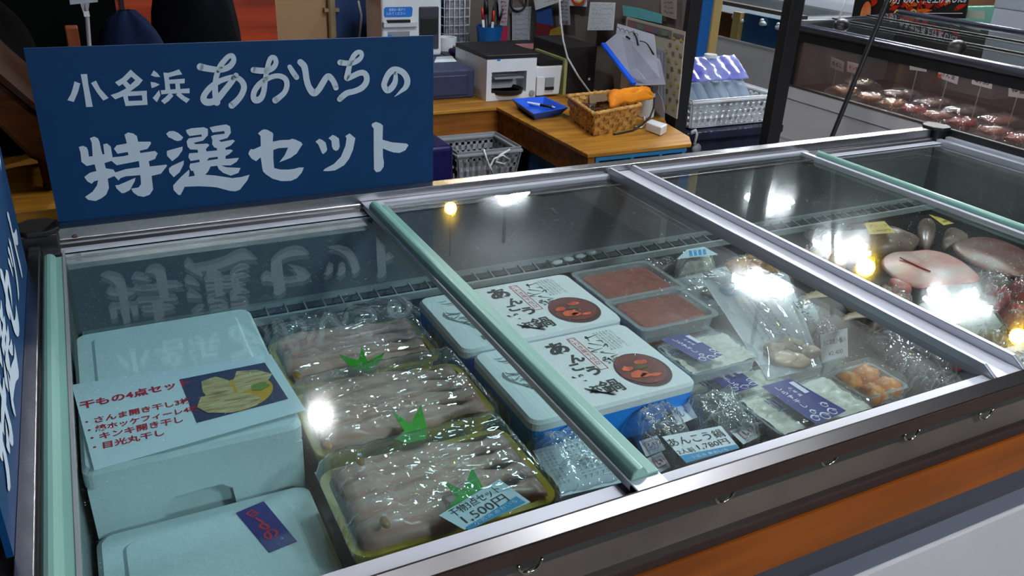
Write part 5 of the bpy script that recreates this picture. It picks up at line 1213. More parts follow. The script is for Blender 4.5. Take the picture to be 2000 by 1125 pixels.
c = PY(1012, 4, 1.715); m = MB(); m.tube([(c.x + 0.034 * math.cos(t_), 1.715, c.z + 0.034 * math.sin(t_)) for t_ in [2 * PI * k / 24 for k in range(25)]], 0.004, 8); m.solo('cable_ring', BLACKP, 'black cable ring hanging over the crumpled memo', 'cable', smooth=True)
# pink tray behind the printer
m = MB(); traymesh(m, 1.36, 1.60, 1.452, 1.56, ZR, ZR + 0.010, 0.006, 0.01, 0.003, 0.002); m.solo('pink_tray', pm('pink_tray', C(188, 130, 136), 0.4), 'flat pink tray on the riser shelf behind the printer', 'tray')

# label printer
px0, px1, py0, py1 = 1.196, 1.473, 1.135, 1.385
LP = thing('label_printer', 'white label printer with a black top and open output bay', 'printer', (1.335, 1.26, TB))
m = MB()
xm = PY(1048, 130, py0).x
z1 = 0.880
# body with a real output bay cut into the left half
bx0 = PY(960, 160, py0).x; bx1 = PY(1028, 160, py0).x; bz0 = PY(990, 181, py0).z; bz1 = PY(990, 140, py0).z
m.box(px0, bx0, py0, py1, TB + 0.001, z1); m.box(bx1, xm, py0, py1, TB + 0.001, z1); m.box(bx0, bx1, py0, py1, bz1, z1); m.box(bx0, bx1, py0, py1, TB + 0.001, bz0); m.box(bx0, bx1, py0 + 0.07, py1, bz0, bz1)
m.build('printer_body', WHITEP, LP, weld=True)
m = MB(); m.prism([(xm, TB + 0.006), (px1 - 0.006, TB + 0.006), (px1, 0.852), (xm, 0.852)], 'y', py0 + 0.004, py1); m.build('side_module', WHITEP, LP, bevel=0.006, seg=3)
m = MB(); m.prism([(px0, z1), (xm - 0.006, z1), (xm + 0.018, 0.853), (px1 + 0.001, 0.853), (px1 + 0.001, 0.866), (xm + 0.05, 0.872), (xm + 0.01, z1 + 0.014), (px0, z1 + 0.014)], 'y', py0 + 0.003, py1 + 0.001); m.build('black_top', BLACKP, LP, bevel=0.003)
m = MB(); m.lathe([(0.062, 0.0), (0.064, 0.012), (0.060, 0.014), (0.056, 0.004)], ((bx0 + bx1) / 2, py0 + 0.038, bz0 - 0.004), 26); m.build('output_tray', BLACKP, LP, smooth=False)
m = MB(); m.box(bx0 + 0.01, bx1 - 0.012, py0 - 0.004, py0 + 0.03, bz1 - 0.022, bz1 - 0.018); m.build('clear_flap', GREYP, LP)
m = MB(); a = PY(1066, 152, py0); b = PY(1081, 175, py0); m.box(a.x, b.x, py0 - 0.001, py0 + 0.006, b.z, a.z, 1); m.box(a.x, b.x, py0 - 0.002, py0 + 0.002, b.z, b.z + 0.010, 0); m.build('paper_slot', [BLACKP, GREYP], LP)
m = MB(); a = PY(1048, 150, py0); b = PY(1059, 186, py0); m.box(a.x, b.x, py0 - 0.006, py0 + 0.002, b.z, a.z); m.build('side_flap', WHITEP, LP, bevel=0.002)
m = MB(); c = PY(1038, 182, py0); M = Matrix.Translation(c) @ Matrix.Rotation(PI / 2, 4, 'X'); m.lathe([(0.010, 0.0), (0.010, 0.004), (0.008, 0.005)], (0, 0, 0), 18, 0, M); m.build('feed_button', GREYP, LP)
m = MB(); a = PY(971, 115, py0); b = PY(977, 119, py0); m.box(a.x, b.x, py0 - 0.001, py0 + 0.001, b.z, a.z); m.build('blue_mark', pm('label_blue', C(20, 120, 214), 0.5), LP)
# black computer box and file boxes
PC = thing('computer_box', 'black upright computer box beside the white printer', 'computer', (1.54, 1.30, TB))
m = MB(); m.box(1.500, 1.618, 1.165, 1.400, TB + 0.001, 0.905); m.build('case', pm('computer_black', C(30, 26, 28), 0.5, var=0.2), PC, bevel=0.003)
m = MB()
for k in range(9): m.box(1.585, 1.612, 1.1635, 1.166, 0.80 + k * 0.010, 0.805 + k * 0.010)
m.build('vent_slats', BLACKP, PC)
m = MB(); a = PY(1149, 152, 1.1642); m.box(a.x, a.x + 0.008, 1.1635, 1.166, a.z - 0.008, a.z); m.build('white_mark', WHITEP, PC)
m = MB(); m.box(1.486, 1.497, 1.15, 1.36, TB + 0.001, 0.868); m.solo('file_box', pm('pale_yellow_card', C(160, 160, 104), 0.6, var=0.15), 'pale yellow file folder standing between printer and computer box', 'folder')
m = MB(); m.tube([PY(u, v, 1.145) for u, v in ((1091, -60), (1092, -10), (1095, 40), (1100, 80), (1108, 112), (1130, 150), (1152, 180), (1160, 187))], 0.0035, 8); m.solo('power_cable', WHITEP, 'long white cord hanging in front of the black computer box', 'cord', smooth=True)

# blue cash tray with a pen
c0 = [PZ(u, v, 0.776) for u, v in ((999, 193), (1063, 188), (1111, 210), (1042, 223))]
cb = [PZ(u, v, TB + 0.0015) for u, v in ((1022, 204), (1068, 196), (1098, 222), (1050, 230))]
cb = [sum(c0, Vector()) / 4 + (p - sum(c0, Vector()) / 4) * 0.74 for p in c0]; cb = [Vector((p.x, p.y, TB + 0.001)) for p in cb]
m = MB(); cc_ = sum(c0, Vector()) / 4
lo = [[tuple(p) for p in cb], [tuple(p) for p in c0], [tuple(cc_ + (p - cc_) * 0.95 + Vector((0, 0, 0.001))) for p in c0], [tuple(Vector((q.x, q.y, TB + 0.004)) + (Vector((cc_.x, cc_.y, 0)) - Vector((q.x, q.y, 0))) * 0.04) for q in cb]]
loft(m, lo, True, True); m.solo('cash_tray', pm('cash_tray_blue', C(14, 88, 214), 0.35, var=0.06), 'blue plastic cash tray with a pen in it on the counter', 'tray', bevel=0.003, seg=2)
a = PZ(1020, 199, 0.763); b = PZ(1085, 210, 0.763)
t = thing('pen', 'white and black pen lying in the blue cash tray', 'pen', tuple(a))
m = MB(); m.tube([a, a.lerp(b, 0.55)], 0.004, 10); m.build('barrel', WHITEP, t, smooth=True)
m = MB(); m.tube([a.lerp(b, 0.55), a.lerp(b, 0.9)], 0.0044, 10); m.build('grip', BLACKP, t, smooth=True)
m = MB(); m.tube([a.lerp(b, 0.9), b], [0.004, 0.001], 10); m.build('tip', WHITEP, t, smooth=True)

# woven basket with keys, pouch and an orange cloth
WV = ramp_mat('woven_strips', [C(120, 76, 30), C(190, 140, 70), C(206, 164, 96)], 70, (1, 1, 1), 0.6, 0.4, coat=0)
rim = [PZ(u, v, 0.818) for u, v in ((1108, 188), (1160, 223), (1252, 206), (1204, 178))]
bot = [PZ(1165, 251, TB + 0.001), PZ(1243, 236, TB + 0.001)]
cc_ = sum(rim, Vector()) / 4
base4 = [cc_ + (p - cc_) * 0.84 for p in rim]; base4 = [Vector((p.x, p.y, TB + 0.001)) for p in base4]
WB = thing('woven_basket', 'tan woven basket of keys on the wooden counter', 'basket', (cc_.x, cc_.y, TB))
m = MB()
for i in range(4):
    a0, a1, b1, b0 = base4[i], base4[(i + 1) % 4], rim[(i + 1) % 4], rim[i]
    nrm = (a1 - a0).cross(b0 - a0).normalized()
    nx = 9 if i % 2 else 11; nz = 5
    for r in range(nz):
        for k in range(nx):
            s0, s1, q0, q1 = k / nx, (k + 1) / nx, r / nz, (r + 1) / nz
            P = lambda s, q: (a0 * (1 - s) + a1 * s) * (1 - q) + (b0 * (1 - s) + b1 * s) * q
            off = nrm * (0.003 if (k + r) % 2 else -0.001)
            v8 = [P(s0, q0) + off, P(s1, q0) + off, P(s1, q1) + off, P(s0, q1) + off]
            m.add(v8 + [p - nrm * 0.003 for p in v8], [(0, 1, 2, 3), (7, 6, 5, 4), (0, 4, 5, 1), (1, 5, 6, 2), (2, 6, 7, 3), (3, 7, 4, 0)])
m.add([tuple(p + Vector((0, 0, 0.002))) for p in base4], [(0, 1, 2, 3)])
m.build('woven_sides', WV, WB)
m = MB()
for i in range(4): m.tube([rim[i].lerp(rim[(i + 1) % 4], k / 16) + Vector((0, 0, 0.002 * (k % 2))) for k in range(17)], 0.0055, 8)
m.build('woven_rim', WV, WB, smooth=True)
def inb(a, b, z): return Vector(((rim[1] * (1 - a) + rim[2] * a) * (1 - b) + (rim[0] * (1 - a) + rim[3] * a) * b)) * 1 + Vector((0, 0, z - 0.818))
KEYM = pm('key_metal', C(150, 140, 130), 0.25, 0.9)
KB = thing('key_bunch', 'bunch of metal keys in the woven basket', 'keys', tuple(inb(0.25, 0.5, 0.79)))
for k in range(5):
    p = inb(0.15 + 0.05 * k, 0.35 + 0.08 * k, 0.808); a = k * 0.9
    m = MB(); m.tube([p + Vector((0.009 * math.cos(t_), 0.009 * math.sin(t_), 0.003 * math.sin(t_ + a))) for t_ in [2 * PI * i / 10 for i in range(11)]], 0.002, 6); d = Vector((math.cos(a), math.sin(a), 0.1)); m.bar(p + d * 0.009, p + d * 0.032, 0.006, 0.002); m.build('key', KEYM, KB, smooth=False)
m = MB(); a = PZ(1165, 203, 0.815); b = PZ(1204, 197, 0.828); m.tube([a, b], 0.005, 8); m.solo('brass_tube', pm('brass_dark', C(110, 70, 40), 0.25, 0.9), 'thin brown metal rod across the woven basket', 'rod', smooth=True)
Q = [(1150, 187), (1180, 183), (1196, 190), (1190, 205), (1152, 203)]
m = MB(); m.flat(Q, fn=lambda u, v: PZ(u, v, 0.812)); m.solo('kraft_envelope', pm('kraft_brown', C(120, 98, 74), 0.7, var=0.1), 'brown kraft envelope inside the woven basket', 'envelope', solid=0.006)
OC = MB()
top4 = [PZ(1186, 187, 0.842), PZ(1270, 176, 0.850), PZ(1276, 192, 0.826), PZ(1192, 210, 0.822)]
def cloth(a, b):
    p = (top4[3] * (1 - a) + top4[2] * a) * (1 - b) + (top4[0] * (1 - a) + top4[1] * a) * b
    e = min(a * 1.4, 1 - a, b, 1 - b)
    return Vector((p.x + 0.006 * noise.noise((a * 3, b * 3, 1)), p.y + 0.006 * noise.noise((a * 3, b * 3, 5)), p.z + 0.02 * min(1, e * 4) ** 0.6 + 0.006 * noise.noise((a * 5, b * 4, 9))))
OC.grid(cloth, 26, 20); o = OC.solo('orange_cloth', pm('orange_cloth', C(240, 150, 6), 0.8, col2=C(214, 116, 4), scale=14, bump=0.3, bscale=300), 'folded orange cloth lying across the woven basket', 'cloth', smooth=True, solid=0.006)

# socket strip, white holder, black cable
t = thing('socket_strip', 'white socket block at the counter end beside the woven basket', 'socket', tuple(PZ(1283, 250, TB)))
s4 = [PZ(u, v, 0.776) for u, v in ((1262, 238), (1272, 232), (1304, 242), (1292, 249))]
m = MB(); v = [tuple(p) for p in s4]; b_ = [(p.x, p.y, TB + 0.001) for p in s4]; m.add(v + b_, [(0, 1, 2, 3), (7, 6, 5, 4), (0, 4, 5, 1), (1, 5, 6, 2), (2, 6, 7, 3), (3, 7, 4, 0)]); m.build('block', WHITEP, t, bevel=0.003, seg=2)
hp = PZ(1268, 238, TB)
t = thing('pen_holder', 'white slim holder standing behind the socket block', 'holder', tuple(hp + Vector((0.03, 0.06, 0))))
hx, hy = hp.x + 0.03, hp.y + 0.06
m = MB(); m.lathe([(0.024, 0.001), (0.026, 0.075), (0.023, 0.075), (0.022, 0.004)], (hx, hy, TB), 22); m.build('holder_body', WHITEP, t)
m = MB(); m.tube([(hx + 0.004, hy, TB + 0.01), (hx + 0.004, hy, TB + 0.11)], 0.007, 10); m.solo('pen', BLACKP, 'thick black pen standing in the white slim holder', 'pen', smooth=True)
m = MB(); m.tube([PZ(u, v, z) for u, v, z in ((1198, 262, TB + 0.004), (1215, 259, TB + 0.004), (1235, 255, TB + 0.004), (1255, 243, TB + 0.01), (1270, 228, TB + 0.02), (1277, 210, TB + 0.045), (1278, 190, TB + 0.075))], 0.003, 8); m.solo('black_cable', BLACKP, 'short black cable lying over the counter edge by the basket', 'cable', smooth=True)
m = MB(); m.tube([PZ(u, v, TB + 0.004) for u, v in ((1240, 247), (1252, 249), (1260, 240), (1258, 225), (1262, 212))], 0.0025, 6); m.solo('white_lead', WHITEP, 'thin white lead curling behind the socket block', 'cable', smooth=True)

# papers and folders along the partition
QB = [(1225, 33), (1339, 62), (1322, 232), (1212, 172)]
def calprint(m):
    fn = pt(0.012)
    m.flat([(1226, 38), (1312, 60), (1311, 75), (1225, 53)], fn=fn, mi=0)
    for k in range(5): m.flat([(1228 + 16 * k, 42 + 4 * k), (1240 + 16 * k, 45 + 4 * k), (1240 + 16 * k, 55 + 4 * k), (1228 + 16 * k, 52 + 4 * k)], fn=pt(0.013), mi=(3, 4, 3, 0, 4)[k])
    for i in range(10):
        for j in range(5):
            x = 1300 + 7 * j - i * 1.0; y = 66 + 2 * j + i * 15
            if (i + j) % 2 == 0: m.flat([(x, y), (x + 5, y + 1.4), (x + 5, y + 8), (x, y + 6.6)], fn=fn, mi=1 if (i * j) % 3 else 2)
    m.flat([(1315, 64), (1336, 69), (1335, 76), (1314, 71)], fn=fn, mi=0)
    return [pm('calendar_grey', C(110, 104, 108), 0.6), pm('calendar_brown', C(120, 104, 76), 0.6), pm('calendar_gold', C(180, 156, 60), 0.6), pm('calendar_pink', C(150, 90, 96), 0.6), pm('calendar_green', C(110, 130, 96), 0.6)]
plate('wall_calendar', QB, pt(0.008), pm('calendar_cream', C(176, 166, 148), 0.7, var=0.08), 'tall cream calendar board standing along the partition', 'calendar', extra=calprint, thick=0.004)
plate('turquoise_sheet', [(1216, 10), (1250, 16), (1293, 28), (1292, 46), (1217, 30)], pt(0.006), pm('turquoise_paper', C(96, 178, 184), 0.6, var=0.2, scale=14), 'turquoise torn sheet on the partition above the calendar', 'paper')
plate('brown_drawing', [(1290, -12), (1322, -12), (1321, 38), (1292, 30)], pt(0.006), pm('brown_grey_paper', C(150, 138, 130), 0.7), 'brownish sheet with an ink drawing on the partition', 'paper', 'notes hanging over the counter', extra=lambda m: (scrib(m, [(1294, 0), (1318, 0), (1318, 32), (1296, 28)], pt(0.010), 3, seed=12), [INK])[1])
QD = [(1206, 46), (1278, 68), (1282, 112), (1200, 92)]
def draw(m):
    fn = pt(0.050)
    for k in range(5): m.stroke([(1206 + 9 * k + 4 * math.cos(t_), 58 + 3 * k + 5 * math.sin(t_), 0.5) for t_ in [PI + PI * q / 6 for q in range(7)]], fn=fn, sub=2)
    m.stroke([(1238, 64, 1.2), (1243, 74, 1.4), (1246, 88, 1.6)], fn=fn); m.stroke([(1250, 80, 1), (1262, 84, 1), (1270, 95, 1.4), (1276, 106, 2)], fn=fn); m.stroke([(1224, 72, 2.2), (1230, 76, 1.6)], fn=fn)
    m.disc((0, 0, 0), 0.004, 0.004, Matrix.Translation(PX(1237, 62, 1.604)) @ Matrix.Rotation(-PI / 2, 4, 'Y'), 12, 1)
    return [INK, pm('calendar_gold', C(180, 156, 60), 0.6)]
plate('drawing_sheet', QD, pt(0.046), PAPER, 'white sheet with black curly drawing above the clear folder', 'paper', extra=draw)
for k, (d, lb) in enumerate(((0.020, 'clear document sleeve nearest the partition behind the folders'), (0.032, 'clear document sleeve in the middle of the standing papers'), (0.044, 'clear document sleeve in front of the standing papers'))):
    plate('document_sleeve', [(1252 + 9 * (2 - k), 88 + 6 * k), (1300 - 6 * k, 100 + 4 * k), (1298 - 6 * k, 232 - 8 * k), (1225 - 4 * k, 196 - 4 * k)], pt(d), pm('sleeve_grey%d' % k, C(160 + 8 * k, 160 + 8 * k, 172 + 8 * k), 0.5, var=0.1), lb, 'folder', 'document sleeves along the partition')
CF = thing('clip_folder', 'clear document folder with a bright blue spine leaning out from the partition', 'folder', tuple(PX(1290, 168, 1.57)))
f4 = [PX(1180, 86, 1.56), PX(1212, 60, 1.62), PX(1290, 118, 1.60), PX(1300, 166, 1.55), PX(1236, 168, 1.53)]
m = MB(); m.add([tuple(p) for p in f4], [(0, 1, 2, 3, 4)]); m.build('clear_cover', pm('folder_smoke', C(150, 150, 164), 0.25, var=0.12, coat=0.3), CF, solid=0.003)
m = MB(); m.bar(PX(1178, 86, 1.545), PX(1238, 164, 1.520), 0.016, 0.012); m.build('blue_spine', pm('spine_blue', C(20, 90, 226), 0.3), CF, bevel=0.003)
m = MB(); m.flat([(1230, 136), (1244, 134), (1260, 154), (1244, 156)], fn=lambda a, b: PX(a, b, 1.535)); m.build('name_label', PAPER, CF, solid=0.0006)
plate('curled_paper', [(1262, 178), (1284, 176), (1294, 196), (1298, 216), (1290, 226), (1276, 210)], pt(0.055), OFFW, 'curled white paper hanging below the clear folder', 'paper')
m = MB(); m.box(1.648, 1.690, 0.742, 0.764, 0, 1.30); m.solo('black_post', BLACKP, 'square black post at the end of the partition', 'post', bevel=0.002)

# ================================================================== beyond the partition
BX0, BX1, BY0, BY1, BZ = 1.835, 2.215, 0.90, 1.16, 0.665
t = thing('storage_bin', 'dark navy bin carrying the white basket of bottles', 'bin', ((BX0 + BX1) / 2, 1.05, 0))
NV = pm('navy_bin', C(26, 30, 62), 0.45, col2=C(16, 18, 40), scale=10, stretch=(4, 4, 1))
m = MB(); m.prism([(BX0 + 0.03, 0.0), (BX1 - 0.03, 0.0), (BX1 + 0.01, BZ - 0.035), (BX0 - 0.02, BZ - 0.035)], 'y', BY0 - 0.01, BY1 + 0.02); m.build('bin_body', NV, t, bevel=0.01)
m = MB(); m.box(BX0 - 0.03, BX1 + 0.02, BY0 - 0.025, BY1 + 0.03, BZ - 0.034, BZ - 0.002); m.build('bin_lid', NV, t, bevel=0.008)
slotbasket('plastic_basket', 'white lattice basket of bottles on the navy bin', BX0, BX1, BY0, BY1, BZ + 0.006, BZ + 0.092, 0.016, WHITEP, rows=4, nx=15, ny=9, hole=0.44)
BP = thing('bottle_pack', 'pack of clear bottles wrapped in purple film in the white basket', 'bottles', (2.0, 1.04, BZ + 0.004))
BOT = pane('bottle_plastic', (0.82, 0.88, 0.93, 1), crinkle=0.3, cscale=60, milk=0.32, milkcol=C(190, 206, 226))
for k in range(6):
    x = BX0 + 0.055 + k * 0.046
    a = Vector((x + 0.012, BY0 + 0.050, BZ + 0.040)); d = Vector((-0.10, 0.62, 0.72)).normalized()
    prof = [(0.004, 0.0), (0.019, 0.0), (0.021, 0.012), (0.021, 0.10), (0.020, 0.115), (0.010, 0.145), (0.009, 0.165)]
    M = Matrix.Translation(a) @ d.to_track_quat('Z', 'Y').to_matrix().to_4x4()
    m = MB(); m.lathe(prof, (0, 0, 0), 16, 0, M); o = m.build('bottle', BOT, BP, smooth=True)
    m = MB(); m.lathe([(0.0115, 0.160), (0.0115, 0.178)], (0, 0, 0), 14, 0, M); m.build('bottle_cap', WHITEP, o)
m = MB()
_bd = Vector((-0.10, 0.62, 0.72)).normalized(); _bn = Vector((0, -0.757, 0.652))
def wrapf(a, b):
    s = 0.100 + 0.105 * b
    p = Vector((BX0 + 0.045 + 0.275 * a, BY0 + 0.050, BZ + 0.044)) + _bd * s
    r = (0.026 - 0.018 * b * b) + 0.004 * abs(math.cos(a * 6 * PI)) + 0.004 * noise.noise((a * 9, b * 6, 2))
    return p + _bn * r
m.grid(wrapf, 48, 14); m.build('purple_film', pm('purple_film', C(76, 72, 190), 0.25, col2=C(150, 156, 220), scale=9, spread=0.25, coat=0.5), BP, smooth=True, solid=0.001)
p = PY(1345, 122, 0.99); p2 = PY(1388, 108, 1.08)
m = MB(); m.lathe([(0.022, 0), (0.025, 0.006), (0.025, 0.02), (0.02, 0.026)], (p.x + 0.012, 1.03, p.z - 0.012), 18); m.build('round_lid', WHITEP, BP)
m = MB(); m.lathe([(0.022, 0), (0.025, 0.004), (0.022, 0.014)], (p2.x, 1.08, p2.z - 0.01), 18); m.build('round_lid', WHITEP, BP)
m = MB(); a = PY(1357, 256, 0.83); m.tube([PY(1350, 262, 0.873), PY(1352, 257, 0.868), PY(1358, 254, 0.862), PY(1361, 262, 0.862), PY(1356, 282, 0.862)], 0.005, 8); m.solo('white_hook', WHITEP, 'white plastic hook hanging on the front of the navy bin', 'hook', smooth=True)
c = PY(1362, 291, 0.86); m = MB(); M = Matrix.Translation((c.x, 0.865, c.z)) @ Matrix.Rotation(PI / 2, 4, 'X'); m.lathe([(0.016, -0.006), (0.018, 0.0), (0.016, 0.006), (0.005, 0.008)], (0, 0, 0), 20, 0, M); m.solo('round_clip', GREYP, 'round grey clip below the white hook on the navy bin', 'clip', smooth=True)
def post(name, u0, v0, u1, v1, wpx, y, mat, label, z0=0.0, z1=1.5, d=0.03):
    a = PY(u0, v0, y); b = PY(u0 + wpx, v0, y)
    m = MB(); m.box(a.x, b.x, y, y + d, z0, z1); return m.solo(name, mat, label, 'post', bevel=0.002)
post('blue_post', 1362, 95, 0, 0, 19, 1.30, pm('blue_post', C(12, 84, 150), 0.5, var=0.06), 'blue painted post behind the bottle pack')
post('wooden_post', 1384, 95, 0, 0, 15, 1.32, pm('pale_wood_post', C(176, 148, 92), 0.6, var=0.12, scale=8, stretch=(8, 8, 1)), 'pale wooden post right beside the blue post')
post('orange_edge_post', 1353, 95, 0, 0, 5, 1.26, pm('orange_edge', C(206, 106, 40), 0.5), 'thin orange edge strip left of the blue post', d=0.02)
post('black_pole', 1503, 250, 0, 0, 24, 0.62, BLACKP, 'thick black upright pole right of the white basket', d=0.035)
a = PY(1627, 262, 0.115); b = PY(1742, -20, 0.115); d = (b - a).normalized()
m = MB(); m.tube([a - d * 0.03, a, b, b + d * 0.2], 0.0055, 10); m.solo('leaning_rod', BLACKP, 'slim black rod leaning up from the back rail of the freezer', 'rod', smooth=True)

# ---- chilled display case on the right
DX0, DX1, DY0, DY1 = 2.80, 3.43, -2.0, 1.48
DC = thing('fish_display_case', 'long glass-topped chilled fish case with a grey front panel', 'display case', ((DX0 + DX1) / 2, 0, 0))
m = MB(); m.box(DX0, DX1, DY0, DY1, 0.08, 0.60); m.build('body_panel', GREYPANEL, DC)
m = MB(); m.box(DX0 - 0.003, DX0, DY0, DY1, 0.425, 0.434); m.build('panel_seam', LIDWHITE, DC)
m = MB(); m.box(DX0 - 0.006, DX0 + 0.03, DY0, DY1 + 0.004, 0.60, 0.652); m.build('glass_sill', GREYPANEL, DC)
m = MB(); m.box(DX0 - 0.008, DX0 + 0.012, DY0, DY1 + 0.004, 0.652, 0.660); m.build('sill_trim', STEEL, DC)
m = MB(); m.box(DX0 + 0.03, DX1, DY1 - 0.02, DY1, 0.60, 0.92); m.build('end_wall', pm('case_end_grey', C(120, 122, 128), 0.4), DC)
m = MB(); m.box(DX1 - 0.02, DX1, DY0, DY1 - 0.02, 0.60, 0.925); m.build('rear_wall', pm('case_rear_dark', C(70, 66, 70), 0.5), DC)
m = MB(); m.box(DX0 + 0.03, DX1 - 0.02, DY0, DY1 - 0.02, 0.60, 0.645); m.build('case_deck', pm('case_deck_dark', C(60, 48, 46), 0.3, var=0.3), DC)
m = MB(); m.box(DX0 + 0.002, DX0 + 0.008, DY0, DY1 - 0.05, 0.658, 0.850); m.build('front_glass', pane('foggy_glass', (0.84, 0.80, 0.80, 1), haze=0.25, milk=0.10, milkcol=C(170, 130, 120)), DC)
m = MB(); m.box(DX0 - 0.004, DX0 + 0.02, DY0, DY1, 0.842, 0.878); m.build('black_top_band', BLACKP, DC)
m = MB(); m.box(DX0 - 0.004, DX0 + 0.02, DY1 - 0.055, DY1 + 0.003, 0.655, 0.845); m.build('black_corner_band', BLACKP, DC)
m = MB(); m.box(DX0 - 0.008, DX0 - 0.003, DY1 - 0.016, DY1 - 0.010, 0.60, 0.85); m.build('corner_trim', ALU, DC)
m = MB(); m.tube([(DX1, DY1, 0.930), (DX0 + 0.03, DY1, 0.900), (DX0, DY1 - 0.012, 0.896), (DX0, DY0, 0.896)], [0.010, 0.014, 0.019, 0.019], 16); m.build('top_rail', pm('rounded_grey_rail', C(104, 104, 122), 0.22, 0.7, var=0.05), DC, smooth=True)
m = MB(); m.add([(DX0 + 0.01, DY0, 0.908), (DX1, DY0, 0.938), (DX1, DY1, 0.938), (DX0 + 0.01, DY1, 0.908)], [(0, 1, 2, 3)]); m.build('glass_top', GLASSR, DC, solid=0.005)
for f in (0.35, 0.68, 1.0):
    m = MB(); x = DX0 + (DX1 - DX0) * f; z = 0.912 + 0.03 * f; m.tube([(x, DY0, z), (x, DY1, z)], 0.004 if f < 1 else 0.012, 10); m.build('sliding_rail', BLACKP if f < 1 else pm('rounded_grey_rail', C(104, 104, 122)), DC, smooth=True)
for (u, v) in ((1640, 66), (1866, 106)):
    p = PX(u, v, DX0 + 0.12); m = MB(); m.ell((p.x, p.y, 0.918), (0.035, 0.030, 0.026), 18, 10); m.build('glass_knob', BLACKP, DC, smooth=True)
m = MB(); m.tube([(DX0 + 0.034, DY0 + 0.2, 0.872), (DX0 + 0.034, DY1 - 0.15, 0.872)], 0.008, 10); m.build('added_case_tube', glow('added_tube_glow', (1.0, 0.86, 0.76, 1), 7.0), DC, smooth=True)  # tube added to brighten the goods, hidden behind the black band
def at_case(u, v, x): 
    p = PX(u, v, x); return p
for k, (u, v, x, w_, h_, lb, txt, cc) in enumerate(((1635, 126, 2.98, 0.075, 0.045, 'white card reading in black, leftmost in the fish case', 'たらこ', INK), (1667, 133, 2.96, 0.070, 0.045, 'white card reading in red inside the fish case', 'キンキ', REDINK), (1793, 131, 3.05, 0.080, 0.030, 'half-hidden white card under the black band of the fish case', '', INK),
                                           (1852, 148, 2.92, 0.085, 0.040, 'white card with an orange corner in the fish case', 'さんま', INK), (1918, 160, 2.92, 0.080, 0.034, 'tilted white card with a faint price in the fish case', '¥750', INK), (1990, 177, 2.90, 0.075, 0.050, 'white card with a red line at the picture edge in the fish case', '特価', INK))):
    p = PX(u, v, x); t = thing('price_card', lb, 'price card', (x, p.y, 0.6455), 'price cards in the fish case')
    M = Matrix.Translation((x, p.y, p.z)) @ Matrix.Rotation(-0.25, 4, 'Y') @ Matrix(((0, 0, -1, 0), (-1, 0, 0, 0), (0, 1, 0, 0), (0, 0, 0, 1))) @ Matrix.Rotation(-0.12 + 0.1 * (k % 3), 4, 'Z')
    m = MB(); m.box(-w_ / 2, w_ / 2, -h_ / 2, h_ / 2, -0.0008, 0, 0, M)
    if k == 3: m.flat([(-w_ / 2, -h_ / 2), (-w_ / 2 + 0.02, -h_ / 2), (-w_ / 2 + 0.012, -h_ / 2 + 0.016), (-w_ / 2, -h_ / 2 + 0.014)], mi=1, M=M @ Matrix.Translation((0, 0, 0.0004)))
    m.build('card', [PAPER, pm('emblem_orange', C(226, 64, 10))], t)
    if txt:
        m = MB(); write(m, txt, M @ Matrix.Translation((-w_ * 0.35, -h_ * 0.2, 0.0006)), w_ * 0.7, h_ * 0.42, 0, 0.02); m.build('lettering', cc, t)
    m = MB(); m.box(x - 0.0015, x + 0.0015, p.y - 0.0015, p.y + 0.0015, 0.6455, max(p.z - h_ / 2 + 0.004, 0.65)); m.build('card_stand', CLEARP, t)
CASEGOODS = [(1650, 172, ORANGEF, 'amber seafood pack at the far end of the fish case'), (1700, 190, ORANGEF, 'orange seafood pack beside the first card in the fish case'), (1742, 212, ORANGEF, 'orange crumpled film pack at the fish case glass'), (1785, 218, REDP, 'red and white film pack at the fish case glass'), (1830, 226, FILLET, 'pale fish fillet with a green stalk in the fish case'), (1880, 240, REDP, 'bright red pack behind the freezer corner in the fish case'), (1940, 262, FILLET, 'pink fish pack low in the fish case'), (1990, 285, REDP, 'crimson pack at the picture edge low in the fish case'),
             (1760, 165, DARKF, 'brown fish fillet at the back of the fish case'), (1830, 180, DARKF, 'brown fish fillet under the orange-cornered card'), (1890, 192, GREYFISH, 'dark fish piece under the tilted card in the fish case'), (1960, 205, FILLET, 'pink mottled octopus piece near the picture edge in the case'), (1600, 165, GREYFISH, 'dark grey pack at the far corner of the fish case')]
for k, (u, v, mt, lb) in enumerate(CASEGOODS):
    x = DX0 + (0.115 if k < 8 else 0.30); p = PX(u, v, x); y = min(max(p.y, DY0 + 0.1), DY1 - 0.14)
    t = thing('seafood_pack', lb, 'food pack', (x, y, 0.6455), 'seafood packs in the fish case')
    m = MB(); m.ell((x, y, 0.667), (0.052 if k < 8 else 0.08, 0.046, 0.014), 18, 8, jit=0.35, jsc=9, seed=k * 2.1); m.build('seafood', mt, t, smooth=True)
    m = MB(); m.grid(lambda a, b: Vector((x + (0.066 if k < 8 else 0.10) * (a - 0.5) * 2, y + 0.056 * (b - 0.5) * 2, 0.6475 + (0.038 + 0.006 * noise.noise((a * 9 + k, b * 9, 1))) * min(1, min(a, 1 - a, b, 1 - b) * 4) ** 0.6)), 18, 18); m.build('film', FILM, t, smooth=True)
